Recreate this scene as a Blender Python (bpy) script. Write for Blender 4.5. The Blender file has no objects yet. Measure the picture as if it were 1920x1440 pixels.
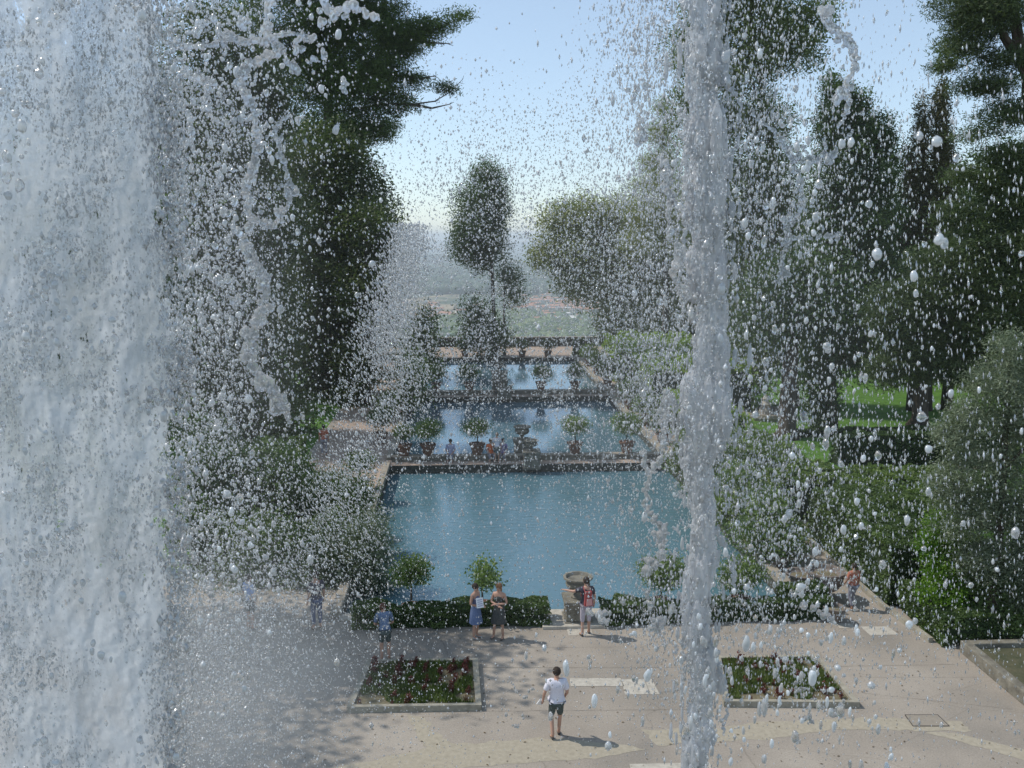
import bpy, bmesh, math, random
import numpy as np
from mathutils import Vector, Matrix
rnd = random.Random(7); rng = np.random.default_rng(7)
sc = bpy.context.scene
C = bpy.data.collections.new('garden'); sc.collection.children.link(C)
R = math.radians
# ------------------------------------------------------------------ camera
F = 1700.; H = 11.4
PH = math.atan(275/1700); TH = math.atan(87/1700*math.cos(PH))
fw = np.array([math.sin(TH)*math.cos(PH), math.cos(TH)*math.cos(PH), -math.sin(PH)])
rt = np.array([math.cos(TH), -math.sin(TH), 0.])
up = np.array([math.sin(TH)*math.sin(PH), math.cos(TH)*math.sin(PH), math.cos(PH)])
def ray(px, py): return fw + rt*(px-960)/F + up*(720-py)/F
def G(px, py, z=0.):
    r = ray(px, py); t = (z-H)/r[2]; return (r[0]*t, r[1]*t)
def W(px, py, Y):
    r = ray(px, py); t = Y/r[1]; return (r[0]*t, Y, H+r[2]*t)
cam = bpy.data.cameras.new('camera'); co = bpy.data.objects.new('camera', cam); C.objects.link(co)
co.location = (0, 0, H); co.rotation_euler = (math.pi/2-PH, 0, -TH)
cam.sensor_width = 36; cam.lens = F/1920*36; cam.clip_start = .05; cam.clip_end = 60000
cam.dof.use_dof = True; cam.dof.focus_distance = 26; cam.dof.aperture_fstop = 14
sc.camera = co
# ------------------------------------------------------------------ helpers
def tag(o, label=None, cat=None, group=None, kind=None):
    if label: o['label'] = label
    if cat: o['category'] = cat
    if group: o['group'] = group
    if kind: o['kind'] = kind
    return o
def link(o, parent=None):
    C.objects.link(o)
    if parent is not None: o.parent = parent
    return o
def empty(name, loc=(0, 0, 0), rz=0., label=None, cat=None, group=None):
    o = bpy.data.objects.new(name, None); o.location = loc; o.rotation_euler = (0, 0, rz)
    o.empty_display_size = .2
    link(o); return tag(o, label, cat, group)
def npmesh(name, V, Fc, mat, parent=None, smooth=False, tint=None):
    V = np.asarray(V, np.float32); Fc = np.asarray(Fc, np.int32); n = Fc.shape[1]
    me = bpy.data.meshes.new(name)
    me.vertices.add(len(V)); me.vertices.foreach_set('co', V.ravel())
    me.loops.add(Fc.size); me.loops.foreach_set('vertex_index', Fc.ravel())
    me.polygons.add(len(Fc)); me.polygons.foreach_set('loop_start', np.arange(0, Fc.size, n, dtype=np.int32))
    me.update(calc_edges=True)
    if smooth: me.polygons.foreach_set('use_smooth', np.ones(len(Fc), bool))
    if tint is not None:
        a = me.attributes.new('tint', 'FLOAT', 'POINT'); a.data.foreach_set('value', np.asarray(tint, np.float32))
    me.materials.append(mat)
    return link(bpy.data.objects.new(name, me), parent)
class MB:
    def __init__(s): s.v = []; s.f = []; s.m = []
    def add(s, v, f, mi=0):
        b = len(s.v); s.v += [tuple(x) for x in v]; s.f += [tuple(i+b for i in q) for q in f]; s.m += [mi]*len(f); return s
    def box(s, x0, x1, y0, y1, z0, z1, mi=0, taper=0):
        t = taper
        return s.add([(x0, y0, z0), (x1, y0, z0), (x1, y1, z0), (x0, y1, z0), (x0+t, y0+t, z1), (x1-t, y0+t, z1), (x1-t, y1-t, z1), (x0+t, y1-t, z1)],
                     [(0, 3, 2, 1), (4, 5, 6, 7), (0, 1, 5, 4), (1, 2, 6, 5), (2, 3, 7, 6), (3, 0, 4, 7)], mi)
    def lathe(s, prof, n=20, c=(0, 0, 0), mi=0, flute=0):
        v = []; f = []
        for r, z in prof:
            for k in range(n):
                a = 2*math.pi*k/n; q = r*(1+flute*(k % 2))
                v.append((c[0]+q*math.cos(a), c[1]+q*math.sin(a), c[2]+z))
        for i in range(len(prof)-1):
            for k in range(n): f.append((i*n+k, i*n+(k+1) % n, (i+1)*n+(k+1) % n, (i+1)*n+k))
        f.append(tuple(range(n))[::-1]); f.append(tuple(range((len(prof)-1)*n, len(prof)*n)))
        return s.add(v, f, mi)
    def tube(s, pts, rad, n=8, mi=0, jit=0.):
        v = []; f = []; P = [Vector(p) for p in pts]
        for i, p in enumerate(P):
            d = (P[min(i+1, len(P)-1)]-P[max(i-1, 0)]).normalized()
            a = d.cross(Vector((.31, .9, .1))).normalized(); b = d.cross(a); r = rad[i] if hasattr(rad, '__len__') else rad
            for k in range(n):
                t = 2*math.pi*k/n; q = r*(1+jit*(rnd.random()-.5)); v.append(p+a*q*math.cos(t)+b*q*math.sin(t))
        for i in range(len(P)-1):
            for k in range(n): f.append((i*n+k, i*n+(k+1) % n, (i+1)*n+(k+1) % n, (i+1)*n+k))
        f.append(tuple(range(n))[::-1]); f.append(tuple(range((len(P)-1)*n, len(P)*n)))
        return s.add(v, f, mi)
    def ell(s, c, r, n=10, m=7, mi=0):
        v = []; f = []
        for i in range(m+1):
            t = math.pi*i/m
            for k in range(n):
                a = 2*math.pi*k/n
                v.append((c[0]+r[0]*math.sin(t)*math.cos(a)+1e-5*math.cos(a), c[1]+r[1]*math.sin(t)*math.sin(a), c[2]-r[2]*math.cos(t)))
        for i in range(m):
            for k in range(n): f.append((i*n+k, i*n+(k+1) % n, (i+1)*n+(k+1) % n, (i+1)*n+k))
        return s.add(v, f, mi)
    def build(s, name, mats, parent=None, smooth=False, bevel=0):
        me = bpy.data.meshes.new(name); me.from_pydata(s.v, [], s.f)
        for q in (mats if isinstance(mats, (list, tuple)) else [mats]): me.materials.append(q)
        me.polygons.foreach_set('material_index', s.m)
        if smooth: me.polygons.foreach_set('use_smooth', [True]*len(s.f))
        me.update(); o = link(bpy.data.objects.new(name, me), parent)
        if bevel:
            b = o.modifiers.new('bevel', 'BEVEL'); b.width = bevel; b.segments = 2; b.limit_method = 'ANGLE'
        return o
_perm = rng.random((64, 64, 64)).astype(np.float32)
def vnoise(P):
    P = np.asarray(P, float); i = np.floor(P).astype(int); f = P-i; f = f*f*(3-2*f); o = 0
    for dx in (0, 1):
        for dy in (0, 1):
            for dz in (0, 1):
                w = (f[:, 0] if dx else 1-f[:, 0])*(f[:, 1] if dy else 1-f[:, 1])*(f[:, 2] if dz else 1-f[:, 2])
                o = o+w*_perm[(i[:, 0]+dx) % 64, (i[:, 1]+dy) % 64, (i[:, 2]+dz) % 64]
    return o
def fbm(P, oct=4):
    s = 0; a = .5; t = 0; P = np.asarray(P, float)
    for k in range(oct): s = s+a*vnoise(P*2**k+17.3*k); t += a; a *= .5
    return s/t
# ------------------------------------------------------------------ materials
def newmat(name):
    m = bpy.data.materials.new(name); m.use_nodes = True; nt = m.node_tree; nt.nodes.clear()
    return m, nt, nt.nodes.new('ShaderNodeOutputMaterial')
def N(nt, t, **kw):
    n = nt.nodes.new(t)
    for k, v in kw.items():
        if k in n.inputs: n.inputs[k].default_value = v
        else: setattr(n, k, v)
    return n
def ramp(nt, stops, fac):
    r = nt.nodes.new('ShaderNodeValToRGB'); e = r.color_ramp.elements
    while len(e) < len(stops): e.new(.5)
    for q, (p, c) in zip(e, stops): q.position = p; q.color = (*c, 1)
    nt.links.new(fac, r.inputs[0]); return r
def solid(name, c1, c2=None, scale=3., rough=.8, bump=0., bscale=20., stretch=(1, 1, 1), metal=0., spec=.3):
    m, nt, out = newmat(name); L = nt.links.new
    p = N(nt, 'ShaderNodeBsdfPrincipled', Roughness=rough, Metallic=metal); p.inputs['Specular IOR Level'].default_value = spec
    p.inputs['Base Color'].default_value = (*c1, 1)
    tc = N(nt, 'ShaderNodeTexCoord'); mp = N(nt, 'ShaderNodeMapping'); mp.inputs['Scale'].default_value = stretch
    L(tc.outputs['Object'], mp.inputs[0])
    if c2 is not None:
        n = N(nt, 'ShaderNodeTexNoise', Scale=scale, Detail=8., Roughness=.65); L(mp.outputs[0], n.inputs['Vector'])
        r = ramp(nt, [(.32, c1), (.68, c2)], n.outputs['Fac']); L(r.outputs[0], p.inputs['Base Color'])
    if bump:
        n2 = N(nt, 'ShaderNodeTexNoise', Scale=bscale, Detail=6.); L(mp.outputs[0], n2.inputs['Vector'])
        b = N(nt, 'ShaderNodeBump', Strength=.6, Distance=bump); L(n2.outputs['Fac'], b.inputs['Height']); L(b.outputs[0], p.inputs['Normal'])
    L(p.outputs[0], out.inputs[0]); return m
def leafmat(name, dark, light, trans=.3, rough=.55):
    m, nt, out = newmat(name); L = nt.links.new
    a = N(nt, 'ShaderNodeAttribute', attribute_name='tint')
    r = ramp(nt, [(0., dark), (1., light)], a.outputs['Fac'])
    p = N(nt, 'ShaderNodeBsdfPrincipled', Roughness=rough); p.inputs['Specular IOR Level'].default_value = .35
    t = N(nt, 'ShaderNodeBsdfTranslucent'); mx = N(nt, 'ShaderNodeMixShader', Fac=trans)
    mx.inputs[0].default_value = trans
    g = N(nt, 'ShaderNodeMixRGB', blend_type='MULTIPLY'); g.inputs[0].default_value = 1; g.inputs[2].default_value = (1.3, 1.5, .6, 1)
    L(r.outputs[0], p.inputs['Base Color']); L(r.outputs[0], g.inputs[1]); L(g.outputs[0], t.inputs[0])
    L(p.outputs[0], mx.inputs[1]); L(t.outputs[0], mx.inputs[2]); L(mx.outputs[0], out.inputs[0]); return m
M = {}
M['bark'] = solid('bark', (.05, .04, .03), (.11, .09, .07), 4, .95, .03, 12, (1, 1, .3))
M['stone'] = solid('old_stone', (.10, .09, .07), (.27, .25, .20), 3, .9, .02, 25)
M['darkstone'] = solid('mossy_wall_stone', (.025, .03, .025), (.10, .10, .08), 2.5, .95, .05, 9)
M['pale'] = solid('pale_travertine', (.34, .31, .26), (.52, .48, .41), 6, .85, .006, 60)
M['cap'] = solid('coping_stone', (.22, .19, .15), (.36, .32, .26), 3, .85, .01, 30)
M['kerb'] = solid('bed_kerb', (.22, .20, .155), (.38, .35, .28), 4, .9, .01, 40)
M['terracotta'] = solid('weathered_terracotta', (.11, .065, .045), (.23, .13, .09), 6, .85, .005, 40)
M['greypot'] = solid('grey_stone_pot', (.11, .09, .075), (.24, .20, .17), 8, .9, .012, 30)
M['soil'] = solid('soil', (.10, .085, .05), (.22, .19, .12), 5, 1, .03, 20)
M['lawn'] = solid('lawn_grass', (.045, .11, .012), (.10, .21, .03), 1.2, .9, .03, 30)
M['grass_blade'] = leafmat('grass_blade', (.06, .10, .025), (.19, .22, .08))
M['redleaf'] = leafmat('red_leaf', (.055, .02, .015), (.17, .05, .04), .2)
M['pine'] = leafmat('pine_needles', (.022, .05, .016), (.10, .155, .035))
M['oak'] = leafmat('holm_oak_leaves', (.035, .058, .024), (.12, .155, .055))
M['paleoak'] = leafmat('pale_oak_leaves', (.15, .18, .08), (.36, .37, .17))
M['deep'] = leafmat('deep_green_leaves', (.025, .055, .022), (.10, .155, .05))
M['cypress'] = leafmat('cypress_scales', (.035, .045, .02), (.13, .12, .045), .15)
M['elm'] = leafmat('elm_leaves', (.06, .09, .03), (.20, .25, .09))
M['cedar'] = leafmat('cedar_needles', (.03, .05, .024), (.11, .15, .06))
M['olive'] = leafmat('olive_leaves', (.07, .10, .06), (.24, .28, .19), .2, .45)
M['bright'] = leafmat('bright_shrub_leaves', (.05, .13, .012), (.22, .36, .04), .4)
M['hedge'] = leafmat('hedge_leaves', (.03, .06, .02), (.13, .19, .055), .25)
M['citrus'] = leafmat('citrus_leaves', (.055, .105, .03), (.20, .27, .08), .3, .4)
M['light'] = leafmat('light_foliage', (.12, .21, .03), (.32, .42, .09), .35)
# gravel and paved plaza
def ground_mat():
    m, nt, out = newmat('worn_gravel_paving'); L = nt.links.new
    tc = N(nt, 'ShaderNodeTexCoord'); p = N(nt, 'ShaderNodeBsdfPrincipled', Roughness=.9)
    n1 = N(nt, 'ShaderNodeTexNoise', Scale=.35, Detail=9., Roughness=.6); n2 = N(nt, 'ShaderNodeTexNoise', Scale=26., Detail=4., Roughness=.8)
    n3 = N(nt, 'ShaderNodeTexVoronoi', Scale=60.)
    for n in (n1, n2, n3): L(tc.outputs['Object'], n.inputs['Vector'])
    r = ramp(nt, [(.3, (.225, .20, .168)), (.5, (.295, .255, .21)), (.72, (.37, .325, .27))], n1.outputs['Fac'])
    r2 = ramp(nt, [(.35, (.72, .72, .72)), (.6, (1.12, 1.12, 1.12))], n2.outputs['Fac'])
    r3 = ramp(nt, [(0., (.8, .8, .8)), (.35, (1.05, 1.05, 1.05))], n3.outputs['Distance'])
    a = N(nt, 'ShaderNodeMixRGB', blend_type='MULTIPLY'); a.inputs[0].default_value = .8
    b = N(nt, 'ShaderNodeMixRGB', blend_type='MULTIPLY'); b.inputs[0].default_value = .8
    L(r.outputs[0], a.inputs[1]); L(r2.outputs[0], a.inputs[2]); L(a.outputs[0], b.inputs[1]); L(r3.outputs[0], b.inputs[2])
    # thin cracks in the screed
    mp = N(nt, 'ShaderNodeMapping'); mp.inputs['Scale'].default_value = (.16, .42, 1); L(tc.outputs['Object'], mp.inputs[0])
    nd = N(nt, 'ShaderNodeTexNoise', Scale=1.3, Detail=4.); L(mp.outputs[0], nd.inputs['Vector'])
    ad = N(nt, 'ShaderNodeMixRGB', blend_type='ADD'); ad.inputs[0].default_value = .12; L(mp.outputs[0], ad.inputs[1]); L(nd.outputs['Color'], ad.inputs[2])
    v = N(nt, 'ShaderNodeTexVoronoi', feature='DISTANCE_TO_EDGE', Scale=1.); L(ad.outputs[0], v.inputs['Vector'])
    rc = ramp(nt, [(0., (.5, .48, .45)), (.004, (1, 1, 1))], v.outputs['Distance'])
    c = N(nt, 'ShaderNodeMixRGB', blend_type='MULTIPLY'); c.inputs[0].default_value = .45
    L(b.outputs[0], c.inputs[1]); L(rc.outputs[0], c.inputs[2]); L(c.outputs[0], p.inputs['Base Color'])
    bp = N(nt, 'ShaderNodeBump', Strength=.5, Distance=.01); L(n2.outputs['Fac'], bp.inputs['Height']); L(bp.outputs[0], p.inputs['Normal'])
    L(p.outputs[0], out.inputs[0]); return m
M['gravel'] = ground_mat()
M['cream'] = solid('cream_patch', (.29, .255, .195), (.39, .345, .265), 9, .9, .004, 60)
M['walk'] = solid('walk_gravel', (.30, .235, .185), (.42, .33, .27), 3, .95, .01, 40)
M['hatchmat'] = solid('hatch_stone', (.24, .21, .17), (.30, .26, .21), 9, .9)
# pond water
def pond_mat(name, body, bscale, bstr, ior=1.5):
    m, nt, out = newmat(name); L = nt.links.new
    tc = N(nt, 'ShaderNodeTexCoord'); mp = N(nt, 'ShaderNodeMapping'); mp.inputs['Scale'].default_value = (.55, 1.6, 1)
    L(tc.outputs['Object'], mp.inputs[0])
    n = N(nt, 'ShaderNodeTexNoise', Scale=bscale, Detail=4., Roughness=.6); n2 = N(nt, 'ShaderNodeTexNoise', Scale=.22, Detail=2.)
    L(mp.outputs[0], n.inputs['Vector']); L(tc.outputs['Object'], n2.inputs['Vector'])
    mu = N(nt, 'ShaderNodeMath', operation='MULTIPLY'); L(n.outputs['Fac'], mu.inputs[0]); L(n2.outputs['Fac'], mu.inputs[1])
    b = N(nt, 'ShaderNodeBump', Strength=bstr, Distance=.05); L(mu.outputs[0], b.inputs['Height'])
    d = N(nt, 'ShaderNodeBsdfDiffuse'); d.inputs[0].default_value = (*body, 1)
    g = N(nt, 'ShaderNodeBsdfGlossy', Roughness=.03); g.inputs[0].default_value = (.9, .95, 1, 1)
    fr = N(nt, 'ShaderNodeFresnel', IOR=ior); mx = N(nt, 'ShaderNodeMixShader')
    L(b.outputs[0], g.inputs['Normal']); L(b.outputs[0], fr.inputs['Normal'])
    L(fr.outputs[0], mx.inputs[0]); L(d.outputs[0], mx.inputs[1]); L(g.outputs[0], mx.inputs[2]); L(mx.outputs[0], out.inputs[0]); return m
M['pond1'] = pond_mat('pond_water_teal', (.085, .17, .205), 3.4, 1.0, 1.9)
M['pond2'] = pond_mat('pond_water_calm', (.10, .18, .225), 2.4, .16, 2.3)
# moving water
def water_mat(name, foam, trans=.5, rough=.08, col=(.86, .9, .95), hole=None, vary=False):
    m, nt, out = newmat(name); L = nt.links.new
    g = N(nt, 'ShaderNodeBsdfGlass', IOR=1.33, Roughness=rough)
    d = N(nt, 'ShaderNodeBsdfDiffuse'); d.inputs[0].default_value = (*col, 1)
    t = N(nt, 'ShaderNodeBsdfTranslucent'); t.inputs[0].default_value = (*col, 1)
    m1 = N(nt, 'ShaderNodeMixShader'); m1.inputs[0].default_value = trans; L(d.outputs[0], m1.inputs[1]); L(t.outputs[0], m1.inputs[2])
    m2 = N(nt, 'ShaderNodeMixShader'); m2.inputs[0].default_value = foam; L(g.outputs[0], m2.inputs[1]); L(m1.outputs[0], m2.inputs[2])
    if vary:
        av = N(nt, 'ShaderNodeAttribute', attribute_name='tint'); L(av.outputs['Fac'], m2.inputs[0])
        gl = N(nt, 'ShaderNodeBsdfGlossy', Roughness=.22); m4 = N(nt, 'ShaderNodeMixShader'); m4.inputs[0].default_value = .14; L(m2.outputs[0], m4.inputs[1]); L(gl.outputs[0], m4.inputs[2]); m2 = m4
    if hole:
        tc = N(nt, 'ShaderNodeTexCoord'); mp = N(nt, 'ShaderNodeMapping'); mp.inputs['Scale'].default_value = (1, 1, .45); L(tc.outputs['Object'], mp.inputs[0])
        n = N(nt, 'ShaderNodeTexNoise', Scale=float(hole[0]), Detail=6., Roughness=.7); L(mp.outputs[0], n.inputs['Vector'])
        b = N(nt, 'ShaderNodeBump', Strength=.8, Distance=.004); L(n.outputs['Fac'], b.inputs['Height'])
        for q in (g, d): L(b.outputs[0], q.inputs['Normal'])
        n2 = N(nt, 'ShaderNodeTexNoise', Scale=float(hole[1])*.12, Detail=7., Roughness=.65); L(mp.outputs[0], n2.inputs['Vector'])
        r = ramp(nt, [(.35, (.62, .62, .62)), (.62, (.95, .95, .95))], n2.outputs['Fac']); L(r.outputs[0], m2.inputs[0])
        at = N(nt, 'ShaderNodeAttribute', attribute_name='tint'); n3 = N(nt, 'ShaderNodeTexNoise', Scale=38., Detail=9., Roughness=.78); mp3 = N(nt, 'ShaderNodeMapping'); mp3.inputs['Scale'].default_value = (1, 1, .38)
        L(tc.outputs['Object'], mp3.inputs[0]); L(mp3.outputs[0], n3.inputs['Vector'])
        th = N(nt, 'ShaderNodeMapRange'); th.inputs['From Min'].default_value = 0; th.inputs['From Max'].default_value = 1; th.inputs['To Min'].default_value = .365; th.inputs['To Max'].default_value = .78; L(at.outputs['Fac'], th.inputs['Value'])
        gt = N(nt, 'ShaderNodeMath', operation='GREATER_THAN'); L(n3.outputs['Fac'], gt.inputs[0]); L(th.outputs[0], gt.inputs[1])
        tr = N(nt, 'ShaderNodeBsdfTransparent'); m3 = N(nt, 'ShaderNodeMixShader'); L(gt.outputs[0], m3.inputs[0]); L(tr.outputs[0], m3.inputs[1]); L(m2.outputs[0], m3.inputs[2]); m2 = m3
    L(m2.outputs[0], out.inputs[0]); return m
M['drop'] = water_mat('water_drops', .5, .55, .04, (.92, .96, 1.), vary=True)
M['froth'] = water_mat('froth_drops', .8, .55, .05, (.97, .99, 1.), vary=True)
M['bigdrop'] = water_mat('large_water_drops', .42, .6, .06, (.93, .97, 1.), vary=True)
M['splash'] = water_mat('splash_water', .34, .55, .04, (.96, .98, 1.))
M['jet'] = water_mat('foaming_jet_water', .62, .6, .1, (.95, .97, 1.))
M['curtain'] = water_mat('foaming_curtain_water', .8, .5, .2, (.93, .96, .99), hole=(260, 110))
# ------------------------------------------------------------------ sky and sun
SUN_EL = 51; AZ = -73     # azimuth from +Y towards +X
w = bpy.data.worlds.new('World'); sc.world = w; w.use_nodes = True; nt = w.node_tree
bg = nt.nodes['Background']; sky = nt.nodes.new('ShaderNodeTexSky'); sky.sky_type = 'NISHITA'; sky.sun_disc = False
sky.sun_elevation = R(SUN_EL); sky.sun_rotation = R(AZ % 360); sky.air_density = .85; sky.dust_density = .35; sky.ozone_density = 1.; sky.altitude = 200
# faint cumulus low over the plain
tc = nt.nodes.new('ShaderNodeTexCoord'); mp = nt.nodes.new('ShaderNodeMapping'); mp.inputs['Scale'].default_value = (1, 1, 3.2)
nz = nt.nodes.new('ShaderNodeTexNoise'); nz.inputs['Scale'].default_value = 7; nz.inputs['Detail'].default_value = 7
sx = nt.nodes.new('ShaderNodeSeparateXYZ'); L = nt.links.new
L(tc.outputs['Generated'], mp.inputs[0]); L(mp.outputs[0], nz.inputs['Vector']); L(tc.outputs['Generated'], sx.inputs[0])
r1 = ramp(nt, [(.5, (0, 0, 0)), (.72, (1, 1, 1))], nz.outputs['Fac'])
r2 = ramp(nt, [(0., (.55, .55, .55)), (.10, (.35, .35, .35)), (.3, (.05, .05, .05))], sx.outputs['Z'])
veil = nt.nodes.new('ShaderNodeMath'); veil.operation = 'MAXIMUM'; veil.inputs[1].default_value = .3
mm = nt.nodes.new('ShaderNodeMixRGB'); mm.blend_type = 'MULTIPLY'; mm.inputs[0].default_value = 1
L(r1.outputs[0], mm.inputs[1]); L(r2.outputs[0], mm.inputs[2])
mc = nt.nodes.new('ShaderNodeMixRGB'); L(mm.outputs[0], veil.inputs[0]); L(veil.outputs[0], mc.inputs[0]); L(sky.outputs[0], mc.inputs[1]); mc.inputs[2].default_value = (4.5, 5.5, 6.1, 1)
L(mc.outputs[0], bg.inputs[0]); bg.inputs[1].default_value = .15
sd = bpy.data.lights.new('sun', 'SUN'); sd.energy = 3.1; sd.angle = R(.6); sd.color = (1, .95, .87)
so = link(bpy.data.objects.new('sun', sd))
dirv = Vector((math.sin(R(AZ))*math.cos(R(SUN_EL)), math.cos(R(AZ))*math.cos(R(SUN_EL)), math.sin(R(SUN_EL))))
so.rotation_euler = dirv.to_track_quat('Z', 'Y').to_euler()
# ------------------------------------------------------------------ ground, walks, ponds
PX0, PX1 = -3.9, 10.3
Y1a, Y1b, Y2a, Y2b, Y3a, Y3b, YT = 26.45, 44.85, 46.05, 64.6, 66.1, 86.1, 95.2
def sheet(name, rects, z, mat, kind='structure', thick=0):
    b = MB()
    for x0, x1, y0, y1 in rects:
        nx = max(1, int((x1-x0)/12)); ny = max(1, int((y1-y0)/12))
        b.add([(x0, y0, z), (x1, y0, z), (x1, y1, z), (x0, y1, z)], [(0, 1, 2, 3)])
    o = b.build(name, mat); return tag(o, kind=kind)
sheet('ground', [(-70, PX0, -12, YT), (PX1, 90, -12, YT), (PX0, PX1, -12, Y1a)], 0, M['gravel'])
sheet('walkway', [(PX0, PX1, Y1b, Y2a), (PX0, PX1, Y2b, Y3a)], 0, M['walk'])
sheet('terrace_path', [(PX0, PX1, Y3b, YT)], 0, M['walk'])
sheet('side_path', [(PX0-4.2, PX0, 30, YT-.2), (PX1+.35, PX1+2.0, 34, YT-.2)], .004, M['walk'])
def poly(name, pts, z, mat, sub=0, kind='structure'):
    o = MB().add([(x, y, z) for x, y in pts], [tuple(range(len(pts)))]).build(name, mat); return tag(o, kind=kind)
def Gp(pts): return [G(*p) for p in pts]
def jag(pts, n=8, a=.05):
    out = []
    for i, p in enumerate(pts):
        q = pts[(i+1) % len(pts)]
        for k in range(n):
            t = k/n; out.append((p[0]*(1-t)+q[0]*t+rnd.uniform(-a, a), p[1]*(1-t)+q[1]*t+rnd.uniform(-a, a)))
    return out
lawnp = [(PX1+5.5, 30), (80, 30), (80, 94.9), (PX1+4, 94.9), (PX1+3.2, 60)]
poly('lawn', lawnp, .008, M['lawn'])
poly('lawn', [(-60, 30), (-8.5, 30), (-8.5, 94.9), (-60, 94.9)], .008, M['lawn'])
# cream repairs and pale stone inlays in the plaza
poly('pavement_patch', jag(Gp([(762, 1340), (800, 1348), (812, 1372), (852, 1396), (1000, 1384), (1090, 1386), (1215, 1405), (1100, 1424), (860, 1440), (640, 1452), (560, 1450), (700, 1425), (800, 1402), (775, 1365)][::-1])), .004, M['cream'])
poly('pavement_patch', jag(Gp([(1205, 1368), (1345, 1366), (1420, 1352), (1560, 1350), (1640, 1345), (1800, 1352), (1822, 1372), (1700, 1370), (1560, 1368), (1460, 1384), (1345, 1392), (1232, 1398)][::-1])), .004, M['cream'])
poly('pavement_patch', jag(Gp([(1735, 1373), (1790, 1375), (1930, 1408), (1930, 1428), (1840, 1402)][::-1]), 6, .03), .0045, M['cream'])
b = MB()
for q in ([(1068, 1272), (1164, 1272), (1170, 1287), (1070, 1287)], [(1165, 1274), (1208, 1274), (1218, 1302), (1172, 1303)], [(1209, 1274), (1222, 1274), (1237, 1302), (1220, 1302)],
          [(1062, 1178), (1108, 1178), (1112, 1192), (1066, 1192)], [(1613, 1175), (1665, 1175), (1685, 1190), (1632, 1192)], [(1568, 1169), (1598, 1169), (1602, 1178), (1574, 1178)], [(1180, 1433), (1330, 1430), (1340, 1450), (1185, 1452)]):
    g = Gp(q[::-1]); b.add([(x, y, .0075) for x, y in g], [(0, 1, 2, 3)])
tag(b.build('pavement_inlay', M['pale']), kind='structure')
h = MB(); g = Gp([(1697, 1341), (1758, 1341), (1780, 1362), (1712, 1362)]); h.add([(x, y, .012) for x, y in g[::-1]], [(0, 1, 2, 3)])
tag(h.build('inspection_cover', M['hatchmat']), 'square stone inspection cover set in the cream paving strip', 'cover')
hl = MB()
for i in range(4):
    a, c = Vector((*g[i], 0)), Vector((*g[(i+1) % 4], 0)); hl.tube([a+Vector((0, 0, .008)), c+Vector((0, 0, .008))], .012, 5)
o = hl.build('gap', solid('dark_gap', (.05, .045, .04))); o.parent = bpy.data.objects['inspection_cover']
JM = solid('paving_joint', (.11, .095, .08), (.17, .15, .12), 9, 1)
jm = MB()
def joint(p, q, w_):
    n = 26; P = [Vector((*G(*p), .0036)), Vector((*G(*q), .0036))]; v = []
    for i in range(n+1):
        c = P[0].lerp(P[1], i/n)+Vector((0, rnd.uniform(-.012, .012), 0)); h = w_*rnd.uniform(.3, 1.)
        v += [c+Vector((0, -h, 0)), c+Vector((0, h, 0))]
    jm.add(v, [(2*i, 2*i+2, 2*i+3, 2*i+1) for i in range(n)])
joint((905, 1252), (1340, 1252), .008); joint((1560, 1250), (1790, 1246), .008); joint((905, 1334), (1330, 1330), .006); joint((1225, 1300), (1330, 1288), .008); joint((1620, 1300), (1900, 1330), .005)
joint((1620, 1270), (1880, 1270), .004); joint((980, 1215), (1300, 1212), .004)
tag(jm.build('pavement_joint', JM), kind='structure')
# dry leaves and grit blown over the plaza
n = 420; V = []
for i in range(n):
    x, y = rnd.uniform(-4, 13), rnd.uniform(16.5, 25.2); a = rnd.random()*6.28; l = rnd.uniform(.015, .045); dx, dy = math.cos(a)*l, math.sin(a)*l
    V += [(x-dx, y-dy, .009), (x+dy*.4, y-dx*.4, .016), (x+dx, y+dy, .012), (x-dy*.4, y+dx*.4, .02)]
tag(npmesh('leaf_litter', V, np.arange(4*n).reshape(-1, 4), solid('dry_leaf', (.06, .045, .025), (.16, .11, .05), 3, .9)), kind='stuff')
# ponds
def pond(n, y0, y1, zw, mat, lab):
    o = MB().add([(PX0-.05, y0-.05, zw), (PX1+.05, y0-.05, zw), (PX1+.05, y1+.05, zw), (PX0-.05, y1+.05, zw)], [(0, 1, 2, 3)]).build('water', mat); tag(o, kind='structure')
    t = empty('pond_wall', ((PX0+PX1)/2, y1, 0), 0, lab, 'pond wall'); cx = (PX0+PX1)/2
    b = MB(); d = .3
    X0, X1, a, e = PX0-cx, PX1-cx, y0-y1, 0
    b.box(X0-d, X0, a-d, e+d, -1.6, -.012); b.box(X1, X1+d, a-d, e+d, -1.6, -.012); b.box(X0, X1, a-d, a, -1.6, -.012); b.box(X0, X1, e, e+d, -1.6, -.012)
    b.build('wall', M['darkstone'], t)
    return t, cx
t, cx = pond(1, Y1a, Y1b, -.43, M['pond1'], 'mossy stone walls around the nearest fish pond')
def side_parapet(t, cx, y1, a, b_):
    MB().box(PX1-cx-.02, PX1-cx+.3, a-y1, b_-y1, -.01, .22).build('coping', M['cap'], t, bevel=.02)
    MB().box(PX0-cx-.3, PX0-cx+.02, a-y1, b_-y1, -.01, .22).build('coping', M['cap'], t, bevel=.02)
side_parapet(t, cx, Y1b, Y1a-.2, Y1b)
t, cx = pond(2, Y2a, Y2b, -.40, M['pond2'], 'mossy stone walls around the middle fish pond'); side_parapet(t, cx, Y2b, Y2a, Y2b)
t, cx = pond(3, Y3a, Y3b, -.34, M['pond2'], 'mossy stone walls around the farthest fish pond'); side_parapet(t, cx, Y3b, Y3a, Y3b)
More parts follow.
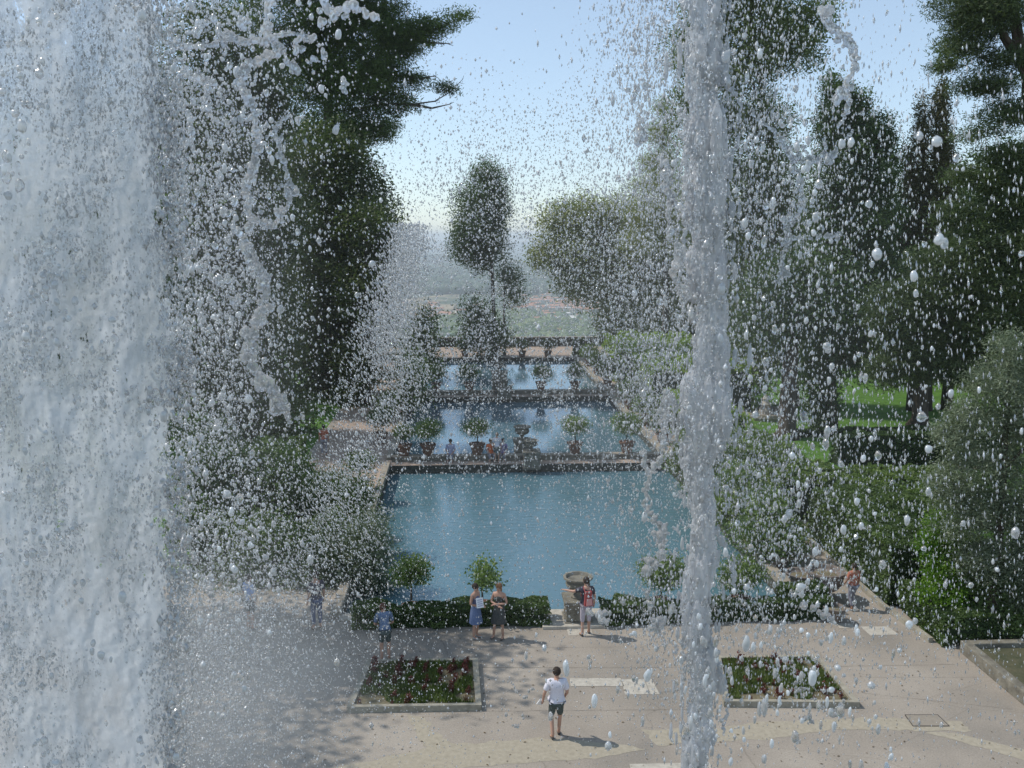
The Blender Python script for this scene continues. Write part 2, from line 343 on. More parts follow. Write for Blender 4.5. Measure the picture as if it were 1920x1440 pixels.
def lowwall(x0, x1, y0, y1, h, lab, name='low_wall', m1='stone', m2='cap'):
    t = empty(name, ((x0+x1)/2, (y0+y1)/2, 0), 0, lab, 'low wall'); cx = (x0+x1)/2; cy = (y0+y1)/2
    MB().box(x0-cx, x1-cx, y0-cy, y1-cy, 0, h-.07).build('wall', M[m1], t)
    MB().box(x0-cx-.03, x1-cx+.03, y0-cy-.04, y1-cy+.04, h-.07, h).build('coping', M[m2], t, bevel=.015); return t
lowwall(PX0, PX1, 45.62, 45.98, .30, 'long low stone wall on the walkway behind the nearest pond')
lowwall(PX0, PX1, 65.62, 65.98, .30, 'long low stone wall on the walkway behind the middle pond')
lowwall(-40, 60, YT, YT+.4, 1.0, 'dark terrace wall with a pale top looking over the valley', 'terrace_wall', 'darkstone')
MB().box(PX0, PX1, Y1a-.45, Y1a-.02, 0, .07).build('stone_ledge', M['pale'], None, bevel=.015)
tag(bpy.data.objects['stone_ledge'], 'pale stone ledge along the near rim of the nearest pond', 'ledge')
# ------------------------------------------------------------------ foliage engine
def unit(n):
    v = rng.normal(size=(n, 3)); return v/np.linalg.norm(v, axis=1)[:, None]
def leaves(blobs, nclump, nleaf, cr, ll, lw, gap=.0, gscale=1.4, flat=.75, edge=.42, up_bias=0., seed=0):
    """blobs: (cx,cy,cz,rx,ry,rz) in metres; returns verts, faces, tint of diamond leaves in clumps"""
    B = np.array(blobs, float); wgt = (B[:, 3]*B[:, 5]+B[:, 4]*B[:, 5]); wgt /= wgt.sum()
    k = rng.choice(len(B), nclump, p=wgt); d = unit(nclump); r = rng.random(nclump)**edge
    c = B[k, :3]+d*r[:, None]*B[k, 3:6]
    c += (fbm(c*.9+seed, 2)[:, None]-.5)*d*B[k, 3:6]*.7
    nz = fbm(c/gscale+seed*3.1, 3); keep = nz > gap; c = c[keep]; nz = nz[keep]; n = len(c)
    tint = np.clip(.5+(nz-.5)*1.4+rng.normal(size=n)*.2, 0, 1)
    P = np.repeat(c, nleaf, 0)+rng.normal(size=(n*nleaf, 3))*cr*np.array([1, 1, flat]); T = np.repeat(tint, nleaf)+rng.normal(size=n*nleaf)*.12
    m = len(P); u = unit(m); u[:, 2] += up_bias; u /= np.linalg.norm(u, axis=1)[:, None]
    v = np.cross(u, unit(m)); v /= np.linalg.norm(v, axis=1)[:, None]+1e-9
    s = (.6+.8*rng.random(m))[:, None]
    V = np.stack([P-u*ll*s*.5, P+v*lw*s*.5, P+u*ll*s*.5, P-v*lw*s*.5], 1).reshape(-1, 3)
    return V, np.arange(m*4).reshape(-1, 4), np.repeat(np.clip(T, 0, 1), 4)
def crown(parent, blobs, mat, ll, lw, dens=3., nleaf=26, cr=None, gap=.0, name='crown', **kw):
    A = sum(math.pi*max(b[3], b[4])*b[5] for b in blobs); tot = 1.9*dens*A/(ll*lw*.5)
    cr = cr or ll*2.6; nc = max(20, int(tot/nleaf))
    V, Fc, T = leaves(blobs, nc, nleaf, cr, ll, lw, gap=gap, seed=rnd.random()*50, **kw)
    return npmesh(name, V, Fc, mat, parent, tint=T)
def trunk(parent, pts, rad, limbs=(), name='trunk', mat='bark'):
    b = MB(); b.tube(pts, rad, 10, jit=.18)
    for p, q, r in limbs:
        P = Vector(p); Q = Vector(q); m = P.lerp(Q, .5)+Vector((rnd.uniform(-.1, .1), rnd.uniform(-.1, .1), .06))*(Q-P).length
        b.tube([P, m, Q], [r, r*.65, r*.2], 6, jit=.2)
    return b.build(name, M[mat], parent, smooth=True)
def PB(blobs, Y, base, depth=.9):
    """blobs given on the view at distance Y -> metres relative to base"""
    s = Y/F; out = []
    for q in blobs:
        px, py, rx, rz = q[:4]; dy = q[4] if len(q) > 4 else 0
        x, y, z = W(px, py, Y+dy); out.append((x-base[0], y-base[1], z, rx*s, rx*s*depth, rz*s))
    return out
def tree(name, label, Y, basepx, blobs, mat, ll=None, lw=.45, tr=.3, group=None, lean=None, cat='tree', nlimb=9, depth=.9, z0=0, **kw):
    s = Y/F; bx = W(basepx, 900, Y)[0]; base = (bx, Y, z0)
    t = empty(name, base, 0, label, cat, group)
    B = PB(blobs, Y, base, depth); B = [(b[0], b[1], b[2]-z0, b[3], b[4], b[5]) for b in B]
    ll = ll or s*6.5
    top = max(B, key=lambda b: b[2]+b[5]); main = max(B, key=lambda b: b[3]*b[5])
    zt = top[2]; pts = []
    for k in range(7):
        f = k/6; pts.append((top[0]*f**1.5*.9+rnd.uniform(-.12, .12)*f*tr*6, top[1]*f+rnd.uniform(-.1, .1)*f*tr*6, zt*f))
    rad = [tr*(1.35 if k == 0 else 1)*(1-.13*k) for k in range(7)]
    L_ = []
    for b in sorted(B, key=lambda b: -b[3]*b[5])[:nlimb]:
        zz = max(.25*zt, min(b[2]-b[5]*.5, zt*.92)); f = zz/zt
        L_.append(((top[0]*f**1.5*.9, top[1]*f, zz*.93), (b[0], b[1], b[2]), tr*.45*(1-f*.5)))
    trunk(t, pts, rad, L_)
    crown(t, B, M[mat], ll, ll*lw, **kw)
    return t
# --- left side
tree('pine_tree', 'tall dark pine leaning its branches over the sky behind the splashing water', 72, 655,
     [(610, 40, 120, 90), (700, 30, 90, 75), (650, 160, 95, 70), (710, 130, 70, 70), (560, 120, 80, 90), (640, 240, 75, 45), (700, 235, 55, 45), (745, 190, 40, 26),
      (760, 75, 50, 38), (820, 45, 45, 16), (858, 28, 24, 10), (795, 62, 40, 16), (775, 150, 35, 20), (832, 168, 17, 13), (600, -70, 150, 80), (480, 60, 60, 100)],
     'pine', 0.30, .2, .7, dens=2.6, nleaf=34, cr=.42, gap=.38, gscale=1.8, flat=.45, edge=.55)
# bare branch tips of the pine
tp = bpy.data.objects['pine_tree']; tb = MB()
def br(pts, Y, r0, b):
    P = [Vector(W(px, py, Y))-Vector(tp.location) for px, py in pts]; b.tube(P, [r0*(1-.8*i/(len(P)-1)) for i in range(len(P))], 5)
    for i in range(len(P)-1):
        for k in range(3):
            q = P[i].lerp(P[i+1], rnd.random()); e = q+Vector((rnd.uniform(.1, .5), rnd.uniform(-.3, .3), rnd.uniform(-.25, .4))); b.tube([q, e], [r0*.25, r0*.1], 4)
br([(660, 205), (720, 195), (770, 196), (815, 190), (845, 172), (868, 148)], 72, .10, tb)
br([(770, 196), (810, 203), (845, 195)], 72, .135, tb); br([(700, 90), (760, 70), (830, 50), (880, 25)], 72, .11, tb); br([(770, 75), (805, 80), (845, 82)], 72, .13, tb)
br([(740, 140), (790, 148), (815, 142)], 72, .13, tb)
tb.build('branch', M['bark'], tp)
tree('holm_oak', 'dense dark oak below the pine, its ragged edge against the pale sky', 66, 610,
     [(600, 300, 90, 70), (660, 330, 60, 60), (690, 400, 55, 55), (600, 420, 110, 90), (700, 470, 45, 60), (620, 540, 110, 110), (690, 590, 45, 70), (580, 660, 100, 100), (650, 700, 45, 60), (560, 770, 80, 60)],
     'oak', .24, .5, .5, dens=2.6, nleaf=30, cr=.46, gap=.30)
tree('holm_oak', 'broad dark oak behind the left water spray, beside the water curtain', 52, 470,
     [(430, 250, 110, 110), (500, 180, 70, 70), (400, 90, 90, 100), (380, 420, 130, 130), (480, 420, 90, 120), (460, 600, 110, 120), (400, 700, 120, 140), (500, 780, 90, 90), (470, 900, 110, 100), (330, 560, 130, 150)],
     'oak', .2, .5, .4, dens=2.5, nleaf=30, cr=.4, gap=.27)
tree('holm_oak', 'dark oak standing beside the ponds farther down the left path', 62, 690,
     [(690, 430, 60, 60), (720, 500, 36, 60), (680, 560, 60, 80), (715, 600, 30, 60), (680, 680, 50, 60), (655, 760, 45, 40)],
     'oak', .22, .5, .3, dens=2.4, nleaf=26, cr=.4, gap=.30)
tree('laurel_tree', 'round green shrub tree left of the farthest pond', 78, 790, [(790, 610, 26, 40), (786, 660, 36, 40), (800, 690, 28, 26)], 'hedge', .24, .5, .12, dens=2.6)
tree('laurel_tree', 'bushy green shrub tree at the left edge of the middle pond', 58, 772, [(772, 700, 30, 36), (760, 745, 32, 30)], 'hedge', .2, .5, .1, dens=2.6)
tree('laurel_tree', 'dark bushy shrub tree at the left corner of the nearest pond', 38, 665, [(640, 930, 50, 55), (620, 1000, 60, 50), (665, 985, 34, 42)], 'hedge', .12, .45, .12, dens=2.6, gap=.25)
tree('weeping_tree', 'feathery drooping tree rising left of the citrus tree by the pond', 29.5, 672,
     [(690, 1000, 34, 40), (670, 1050, 55, 55), (705, 1080, 34, 50), (650, 1110, 60, 45), (600, 1060, 55, 55)], 'olive', .11, .22, .1, dens=2.6, flat=1.2, gap=.2)
tree('laurel_tree', 'dark shrub tree standing in the mist at the edge of the water curtain', 30, 480, [(500, 1010, 60, 50), (450, 1070, 80, 55), (540, 1080, 50, 50), (400, 1100, 70, 50)], 'hedge', .12, .45, .15, dens=2.2)
tree('laurel_tree', 'large dark evergreen thicket in the shade of the oaks on the left', 34, 500, [(520, 900, 70, 80), (470, 980, 90, 80), (560, 980, 60, 70), (400, 900, 90, 110), (380, 1020, 90, 70)], 'deep', .14, .5, .2, dens=2.4, nleaf=26, cr=.25, gap=.24)
tree('laurel_tree', 'dark rounded evergreen close to the left flower bed path', 29.5, 560, [(570, 1040, 60, 60), (540, 1100, 70, 50), (620, 1110, 50, 45), (480, 1090, 60, 60)], 'deep', .12, .5, .15, dens=2.4, nleaf=26, cr=.2, gap=.24)
for X_, Y_, lab in ((-16.6, 21.0, 'broad dark tree beside the plaza behind the lower part of the water curtain'), (-12.5, 26, 'broad dark tree at the plaza corner behind the water curtain')):
    tt = empty('woodland_tree', (X_, Y_, 0), 0, lab, 'tree', 'shade trees left of the plaza'); trunk(tt, [(0, 0, 0), (.1, 0, 3), (0, .1, 8), (.2, 0, 12)], [.4, .3, .22, .1], [((0, 0, 5), (2.5, 0, 8), .12), ((0, 0, 6), (-2.5, .5, 9), .12)])
    crown(tt, [(0, 0, 9, 4, 4, 3), (.8, .5, 12.5, 3.2, 3, 2), (-1.5, 0, 7, 3, 3, 2), (1.2, -.6, 6.6, 2.8, 2.6, 2)], M['deep'], .3, .15, dens=1.8, cr=.5)
tree('laurel_tree', 'dark leafy bush against the left rim of the nearest pond', 33, 690, [(672, 930, 30, 40), (655, 985, 45, 50), (640, 1040, 50, 50), (690, 1010, 20, 40)], 'deep', .12, .5, .1, dens=2.4, gap=.24)
tree('laurel_tree', 'dark leafy bush filling the left walk below the pinkish path', 37, 600, [(610, 930, 60, 45), (570, 980, 60, 50), (640, 980, 50, 50)], 'deep', .13, .5, .1, dens=2.4, gap=.24)
for i, (px, Y) in enumerate([(250, 52), (120, 56), (-20, 50), (330, 62), (560, 78), (640, 88)]):
    s = 1700/Y
    tree('woodland_tree', ['tall dark woodland tree hidden behind the middle of the water curtain', 'tall dark woodland tree behind the left half of the water curtain', 'tall dark woodland tree at the far left beyond the water curtain', 'dark woodland tree far back between oak and water curtain', 'dark woodland tree far down the left side of the ponds', 'dark woodland tree nearest the terrace wall on the left'][i], Y, px,
         [(px, 445-s*(2+k*2.3), s*2.6, s*1.8) for k in range(4)]+[(px-s, 445+s*2, s*3, s*2.5), (px+s, 445+s*5, s*3, s*3)], 'deep', .3, .5, .3, dens=1.5, nleaf=20, cr=.5, group='woodland trees on the left slope')
# --- centre
tree('umbrella_pine', 'lone leaning pine with a tall oval crown standing over the far pond', 87, 928,
     [(912, 335, 24, 30), (900, 375, 42, 40), (925, 380, 28, 60), (890, 430, 48, 50), (915, 450, 36, 50), (878, 465, 36, 34), (905, 498, 14, 12)],
     'deep', .26, .35, .26, dens=2.8, nleaf=24, cr=.5, gap=.2)
tree('cypress', 'thin dark stem with a narrow tuft of foliage beside the lone pine', 88, 946, [(946, 490, 4, 12), (958, 520, 15, 30), (962, 555, 15, 26), (942, 515, 9, 12)], 'deep', .24, .35, .16, dens=2.6)
tree('laurel_tree', 'dark round evergreen bush at the foot of the lone pine', 86.8, 900, [(895, 585, 26, 32), (900, 620, 36, 30), (930, 628, 26, 26), (905, 648, 44, 18)], 'deep', .25, .45, .15, dens=2.8)
tree('spreading_oak', 'wide pale olive green oak arching over the terrace wall right of the lone pine', 83, 1180,
     [(1040, 420, 36, 36), (1095, 400, 55, 38), (1160, 410, 60, 45), (1030, 480, 38, 36), (1090, 470, 60, 55), (1160, 500, 70, 60), (1100, 540, 50, 34), (1220, 470, 60, 70), (1180, 580, 70, 50), (1150, 620, 34, 34), (1240, 560, 60, 60), (1060, 520, 26, 24), (1270, 430, 50, 60)],
     'paleoak', .27, .5, .75, dens=2.6, nleaf=26, cr=.55, gap=.22)
tree('fir_tree', 'pale feathery conifer rising behind the spreading oak', 78, 1240,
     [(1242, 200, 12, 26), (1240, 250, 26, 30), (1238, 300, 42, 28), (1235, 345, 60, 30), (1232, 395, 70, 34), (1228, 450, 76, 40)], 'paleoak', .26, .2, .3, dens=2.2, flat=.35, gap=.3, cr=.4)
# --- right side
tree('tall_elm', 'tall leafy tree crossing the top of the picture right of the water jet', 60, 1475,
     [(1440, 50, 95, 70), (1500, 20, 60, 55), (1400, 130, 80, 55), (1475, 100, 70, 45), (1300, 90, 55, 50), (1340, 30, 70, 60), (1380, 210, 70, 60), (1330, 260, 60, 60), (1440, 240, 50, 50), (1420, 330, 90, 70), (1350, 380, 70, 80), (1440, 420, 80, 90), (1290, 200, 40, 60),
      (1400, 520, 90, 90), (1480, 560, 70, 80), (1420, 640, 90, 60), (1380, -60, 120, 70), (1390, 700, 80, 35)],
     'elm', .2, .5, .45, dens=2.3, nleaf=26, cr=.38, gap=.37)
tree('cypress_clump', 'broad dark green cypress with a lumpy outline and pointed top', 52, 1545,
     [(1560, 160, 20, 26), (1578, 200, 38, 36), (1612, 200, 24, 32), (1560, 240, 40, 40), (1610, 260, 55, 50), (1650, 260, 34, 50), (1590, 330, 80, 60), (1655, 330, 34, 60), (1560, 400, 60, 70), (1620, 420, 75, 80), (1560, 500, 60, 80), (1630, 540, 80, 90), (1550, 620, 60, 80), (1640, 650, 80, 70), (1540, 700, 42, 60), (1540, 770, 34, 50)],
     'deep', .15, .5, .5, dens=2.8, nleaf=44, cr=.26, gap=.26)
for bx, lab, bl in ((1765, 'tallest brownish pointed cypress left of the great cedar', [(1765, 175, 10, 26), (1765, 215, 18, 34), (1765, 270, 26, 44), (1765, 340, 34, 60), (1762, 430, 42, 80), (1760, 540, 46, 90)]),
                    (1727, 'slim brownish cypress just left of the tallest pointed one', [(1727, 205, 7, 24), (1727, 250, 14, 40), (1725, 320, 22, 60), (1724, 420, 30, 80), (1720, 530, 38, 90)]),
                    (1700, 'shortest brownish cypress beside the lumpy green one', [(1700, 290, 8, 24), (1700, 335, 14, 36), (1700, 410, 22, 60), (1702, 510, 30, 80), (1700, 620, 36, 80)])):
    tree('cypress', lab, 58, bx, bl, 'cypress', .17, .4, .3, group='pointed cypresses on the right', dens=2.6, nleaf=34, cr=.24, flat=1.5, gap=.25)
tree('cedar_tree', 'huge spreading cedar filling the upper right corner', 35, 1985,
     [(1900, 470, 90, 80), (1830, 560, 90, 70), (1900, 640, 80, 70), (1900, 340, 60, 50), (1870, 30, 80, 40), (1830, 70, 60, 26), (1900, 110, 70, 30), (1800, 90, 34, 18), (1780, 118, 26, 14), (1765, 128, 14, 12), (1850, 160, 60, 24), (1900, 210, 60, 30), (1840, 250, 50, 16), (1890, 290, 60, 24), (1820, 330, 50, 22), (1890, 380, 70, 34), (1800, 400, 60, 30), (1850, 450, 80, 36), (1780, 490, 80, 40), (1860, 540, 90, 50), (1740, 560, 70, 46), (1800, 620, 90, 50), (1700, 640, 60, 40), (1750, 690, 70, 34), (1680, 590, 60, 60), (1670, 690, 50, 40), (1830, 690, 80, 40), (1880, -60, 110, 50), (1830, 0, 70, 40)],
     'cedar', .17, .18, .5, dens=3.4, nleaf=36, cr=.26, gap=.33, gscale=.8, flat=.4, edge=.6, nlimb=18)
tree('olive_tree', 'grey green feathery olive tree filling the right edge', 24, 1880,
     [(1900, 660, 45, 40), (1860, 720, 55, 40), (1820, 780, 55, 40), (1900, 780, 70, 60), (1780, 815, 44, 30), (1850, 860, 90, 60), (1780, 900, 46, 40), (1890, 950, 80, 80), (1800, 960, 60, 60), (1840, 1040, 70, 60), (1910, 1080, 60, 80), (1960, 800, 80, 120), (1970, 1000, 80, 120)],
     'olive', .10, .2, .17, dens=2.2, nleaf=26, cr=.15, gap=.38, gscale=.55, flat=.8)
tree('ornamental_shrub', 'bright yellow green upright shrub at the path corner below the olive', 24.6, 1775, [(1770, 990, 38, 40), (1778, 1050, 50, 55), (1775, 1110, 50, 50), (1785, 1165, 48, 36), (1745, 1020, 26, 30)], 'bright', .07, .5, .05, cat='shrub', dens=2.8, cr=.11, gap=.18, gscale=.4)
tree('dark_shrub', 'tall dark green shrub under the olive at the right edge', 24.2, 1870, [(1860, 1090, 55, 55), (1870, 1160, 70, 45), (1930, 1140, 60, 70)], 'hedge', .075, .45, .06, cat='shrub', dens=2.4, cr=.12)
for i, (px, Y, hh, lab) in enumerate([(1400, 84, 11, 'dark background tree behind the tall leafy tree'), (1520, 88, 12, 'dark background tree behind the lumpy cypress'), (1640, 80, 13, 'dark background tree between lumpy cypress and pointed cypresses'),
                                      (1760, 74, 14, 'dark background tree behind the pointed cypresses'), (1900, 66, 15, 'dark background tree behind the cedar'), (1300, 90, 7, 'dark background tree behind the water jet'), (2050, 55, 14, 'dark background tree at the right edge of the wood')]):
    s = F/Y
    tree('woodland_tree', lab, Y, px, [(px, 445+s*(11.4-hh), s*4.2, s*3.2), (px-s*2, 445+s*(11.4-hh+3.4), s*4.2, s*3), (px+s*2, 445+s*(11.4-hh+3), s*4, s*3), (px, 445+s*8, s*4.8, s*2.4), (px, 445+s*9.8, s*4.2, s*1.4)], 'deep', .34, .5, .35, dens=1.8, nleaf=22, cr=.6, group='woodland trees behind the lawn')
for px, Y, r, lab in ((1475, 50, .55, 'bare dark trunk standing on the lawn left of the thick trunk'), (1722, 53, .5, 'dark trunk at the back of the lawn near the olive tree')):
    x = W(px, 800, Y)[0]; t = empty('trunk_tree', (x, Y, 0), 0, lab, 'tree')
    trunk(t, [(0, 0, 0), (.05, 0, .5), (0, 0, 2.2), (.1, .1, 5), (.2, .2, 8)], [r*1.5, r, r*.85, r*.7, r*.4], [((0, 0, 5), (-2, .5, 8), .2), ((0, 0, 6), (2.2, .5, 9), .2)])
    crown(t, [(0, 0, 8, 3.4, 3, 2.4), (-1.5, 0, 6.4, 2.4, 2, 1.3), (1.6, .5, 9.6, 2.6, 2, 1.8)], M['deep'], .2, .09, dens=2.2)
# --- hedges
def hedge(name, label, x0, x1, y0, y1, h, mat='hedge', ll=.07, dens=3., cat='hedge', group=None, round_=.15):
    cx, cy = (x0+x1)/2, (y0+y1)/2; t = empty(name, (cx, cy, 0), 0, label, cat, group)
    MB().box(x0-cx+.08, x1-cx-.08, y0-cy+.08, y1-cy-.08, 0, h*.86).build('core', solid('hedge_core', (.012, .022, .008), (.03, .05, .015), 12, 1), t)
    A = 2*((x1-x0)+(y1-y0))*h+(x1-x0)*(y1-y0); n = int(dens*A/(ll*ll*.25))
    p = (rng.random((n, 3))*2-1); ax = rng.choice(3, n, p=np.array([(y1-y0)*h, (x1-x0)*h, (x1-x0)*(y1-y0)])/((y1-y0)*h+(x1-x0)*h+(x1-x0)*(y1-y0)))
    sg = np.where(rng.random(n) < .5, -1, 1); sg = np.where(ax == 2, 1, sg); p[np.arange(n), ax] = sg*(1-abs(rng.normal(size=n))*.08)
    P = np.stack([p[:, 0]*(x1-x0)/2, p[:, 1]*(y1-y0)/2, (p[:, 2]+1)*h/2], 1)
    nz = fbm(P*1.6+cx, 3); P += ((nz-.5)*round_*2.2)[:, None]*np.sign(p)*np.array([1, 1, 1.2]); P[:, 2] = np.maximum(P[:, 2], .03)
    tint = np.clip(.45+(nz-.5)*1.5+rng.normal(size=n)*.22, 0, 1)
    u = unit(n); v = np.cross(u, unit(n)); v /= np.linalg.norm(v, axis=1)[:, None]+1e-9; s = (.6+.8*rng.random(n))[:, None]*ll
    V = np.stack([P-u*s*.5, P+v*s*.28, P+u*s*.5, P-v*s*.28], 1).reshape(-1, 3)
    npmesh('leafage', V, np.arange(n*4).reshape(-1, 4), M[mat], t, tint=np.repeat(tint, 4)); return t
hedge('clipped_hedge', 'low clipped hedge from the mist to the stone urn at the near pond rim', -3.4, 2.35, 25.35, 25.98, .62)
hedge('clipped_hedge', 'low clipped hedge right of the stone urn, behind the water jet', 3.95, 10.95, 25.3, 25.95, .60)
hedge('box_hedge', 'tall green hedge along the path behind the walking person in red', 13.0, 16.5, 26.2, 33, 2.0, ll=.09)
hedge('box_hedge', 'low dark hedge at the path edge below the bright shrub', 13.3, 15.2, 23.4, 26.0, .9, ll=.08)
hedge('shrub_border', 'long bushy border of bright green shrubs between pond and lawn', 12.6, 15.4, 35, 44, 1.7, 'citrus', .12, 2.4, round_=.5)
hedge('shrub_border', 'wide bushy green border in front of the dark lawn hedge', 15.6, 21.5, 33.5, 39.5, 1.1, 'citrus', .12, 2.2, round_=.35)
hedge('lawn_hedge', 'dark clipped hedge crossing in front of the lawn', 18.6, 28, 43.6, 44.4, 1.6, 'deep', .12, 2.2)
hedge('lawn_hedge', 'low dark hedge strip farther back across the lawn', 18.4, 30, 50.2, 50.7, .42, 'deep', .12, 2.2)
hedge('shrub_border', 'light green leafy border beyond the middle pond on the right', 11.9, 18.5, 57, 76, 3.1, 'light', .2, 2.0, round_=.8)
hedge('shrub_border', 'light green shrubs beside the right walk of the middle pond', 12.2, 15, 47, 55, 2.0, 'light', .16, 2.0, round_=.6)
hedge('shrub_border', 'dark leafy border along the left path', -9.5, -8.0, 30, 44, 1.6, 'hedge', .14, 2.2, round_=.5)
# low bed of fallen leaves and stones between hedge and border
b = MB()
for i in range(260):
    x = rnd.uniform(19.5, 26); y = rnd.uniform(42.4, 43.2); s = rnd.uniform(.03, .1); b.ell((x, y, s*.3), (s, s*.8, s*.5), 6, 4)
tag(b.build('rubble', M['cap']), kind='stuff')
# ------------------------------------------------------------------ pots and potted citrus
def pot(parent, s=1., mat='terracotta', h=.62):
    b = MB().lathe([(.20*s, 0), (.26*s, h*.15), (.33*s, h*.6), (.37*s, h*.86), (.42*s, h*.87), (.43*s, h), (.37*s, h), (.35*s, h*.9)], 20)
    return b.build('pot', M[mat], parent, smooth=False)
def potted(label, x, y, z, hcrown=1.3, rc=.55, group='potted citrus trees around the ponds', mat='citrus', lean=0, lobes=3, potmat='terracotta', ps=1., ll=.09, seedh=.45, ph=.62):
    t = empty('potted_citrus', (x, y, z), rnd.random()*6, label, 'potted tree', group)
    pot(t, ps, potmat, ph)
    zc = ph+seedh+rc
    MB().tube([(0, 0, ph-.1), (.02, .02, ph+seedh*.6), (lean*.5, 0, zc)], [.04, .032, .02], 6).build('trunk', M['bark'], t)
    B = []
    for k in range(lobes):
        a = k*2.1; B.append((lean+math.cos(a)*rc*.45, math.sin(a)*rc*.45, zc+rnd.uniform(-.15, .25)*rc, rc*.72, rc*.72, rc*.68))
    crown(t, B, M[mat], ll, ll*.5, dens=2.6, nleaf=14, cr=ll*1.4, gap=.2, gscale=.4)
    return t
def gpos(px, py, z=0): return G(px, py, z)
for px, Y, z, rc, lab in ((803, 45.8, .3, .62, 'leftmost tall ragged citrus in a pot on the walkway behind the nearest pond'), (895, 45.8, .3, .60, 'yellowish round citrus in a pot between the seated visitors'),
                          (1078, 45.8, .3, .62, 'potted citrus on the low wall right of the stone urn'), (1175, 45.8, .3, .72, 'widest bright potted citrus near the right end of the low wall'),
                          (758, 45.8, .3, .5, 'small potted citrus at the left end of the low wall')):
    potted(lab, W(px, 860, Y)[0], Y, z-.02, rc=rc, seedh=.15)
for px, Y, z, rc, lab in ((818, 65.8, .3, .62, 'leftmost potted citrus on the walkway behind the middle pond'), (880, 65.8, .3, .68, 'second potted citrus from the left behind the middle pond'),
                          (1014, 65.8, .3, .62, 'round potted citrus standing clear against the far pond water'), (1078, 65.8, .3, .62, 'dark potted citrus near the right corner of the far pond')):
    potted(lab, W(px, 740, Y)[0], Y, z-.02, rc=rc, seedh=.15, ll=.14)
for px, lab in ((872, 'potted citrus below the dark evergreen bush'), (979, 'potted citrus in a tapering pot left of its twin on the far rim'), (1027, 'potted citrus in a tapering pot right of its twin on the far rim')):
    potted(lab, W(px, 668, 86.5)[0], 86.5, 0, rc=.5, seedh=.1, ll=.16, mat='hedge')
hedge('topiary_block', 'square dark clipped evergreen at the right corner of the far rim', W(1086, 660, 87)[0]-.6, W(1086, 660, 87)[0]+.6, 86.6, 87.8, 1.7, 'deep', .14, 2.4, 'topiary')
potted('standard citrus with a ragged round head at the left end of the near hedge', W(772, 1150, 26.1)[0], 26.1, .06, rc=.46, seedh=.62, ll=.10, lobes=5, ph=.36, ps=.8)
t = potted('two-lobed citrus tree standing behind the two talking women', W(903, 1150, 26.15)[0], 26.15, .06, rc=.50, seedh=.34, ll=.11, lobes=2, ph=.36, ps=.8)
potted('large leafy citrus beside the water jet on the near pond rim', W(1240, 1150, 26.15)[0], 26.15, .06, rc=.62, seedh=.3, ll=.10, lobes=5, ph=.36, ps=.8)
potted('leafy citrus just right of the water jet on the near pond rim', W(1388, 1150, 26.2)[0], 26.2, .06, rc=.55, seedh=.1, ll=.10, lobes=5, ph=.36, ps=.8)
for i, (Y, lab) in enumerate([(32.0, 'second potted citrus up the right walk from the big bowls'), (34.6, 'third potted citrus up the right walk from the big bowls'), (37.5, 'fourth potted citrus up the right walk from the big bowls'), (41, 'fifth potted citrus up the right walk from the big bowls'),
                              (49, 'potted citrus right of the middle pond near its front corner'), (54, 'potted citrus halfway along the right side of the middle pond'), (59, 'potted citrus right of the middle pond near its far corner'), (69, 'potted citrus right of the far pond near its front corner'), (74.5, 'potted citrus halfway along the right side of the far pond'), (80, 'potted citrus right of the far pond near its far corner')]):
    potted(lab, PX1+.62, Y, 0, rc=(.85+.1*(i % 3) if Y < 45 else .65), lobes=5, seedh=.1, ll=.10 if Y < 45 else .15, potmat='terracotta', mat='citrus' if i % 2 else 'hedge')
for i, (Y, lab) in enumerate([(31, 'potted citrus on the left pond edge closest to the near hedge'), (35, 'second potted citrus up the left pond edge'), (40, 'third potted citrus up the left pond edge'), (50, 'potted citrus left of the middle pond near its front corner'), (56, 'potted citrus left of the middle pond near its far corner'), (70, 'potted citrus left of the far pond near its front corner')]):
    potted(lab, PX0-.95, Y, 0, rc=.58, seedh=.2, ll=.10 if Y < 45 else .15, mat='hedge')
for Y, r_, lab in ((30.2, 1.15, 'leafy round bush spilling over the right pond rim nearest the stone bowls'), (33.6, 1.2, 'second leafy bush up the right pond rim from the stone bowls'), (37.2, 1.15, 'third leafy bush up the right pond rim'), (41, 1.2, 'leafy bush at the right pond rim by the far corner of the nearest pond')):
    t = empty('leafy_bush', (PX1+.25, Y, 0), 0, lab, 'bush', 'leafy bushes on the right rim of the nearest pond')
    trunk(t, [(0, 0, 0), (.03, 0, .6), (0, .05, 1.4)], [.09, .07, .03])
    crown(t, [(0, 0, 1.35, r_, r_, r_*.8), (-.5, .3, .9, r_*.7, r_*.8, .6), (.4, -.5, 1.0, r_*.7, r_*.7, .7), (.1, .2, 2.1, r_*.6, r_*.6, .5)], M['citrus'], .11, .055, dens=2.2, nleaf=18, cr=.17, gap=.24, gscale=.7)
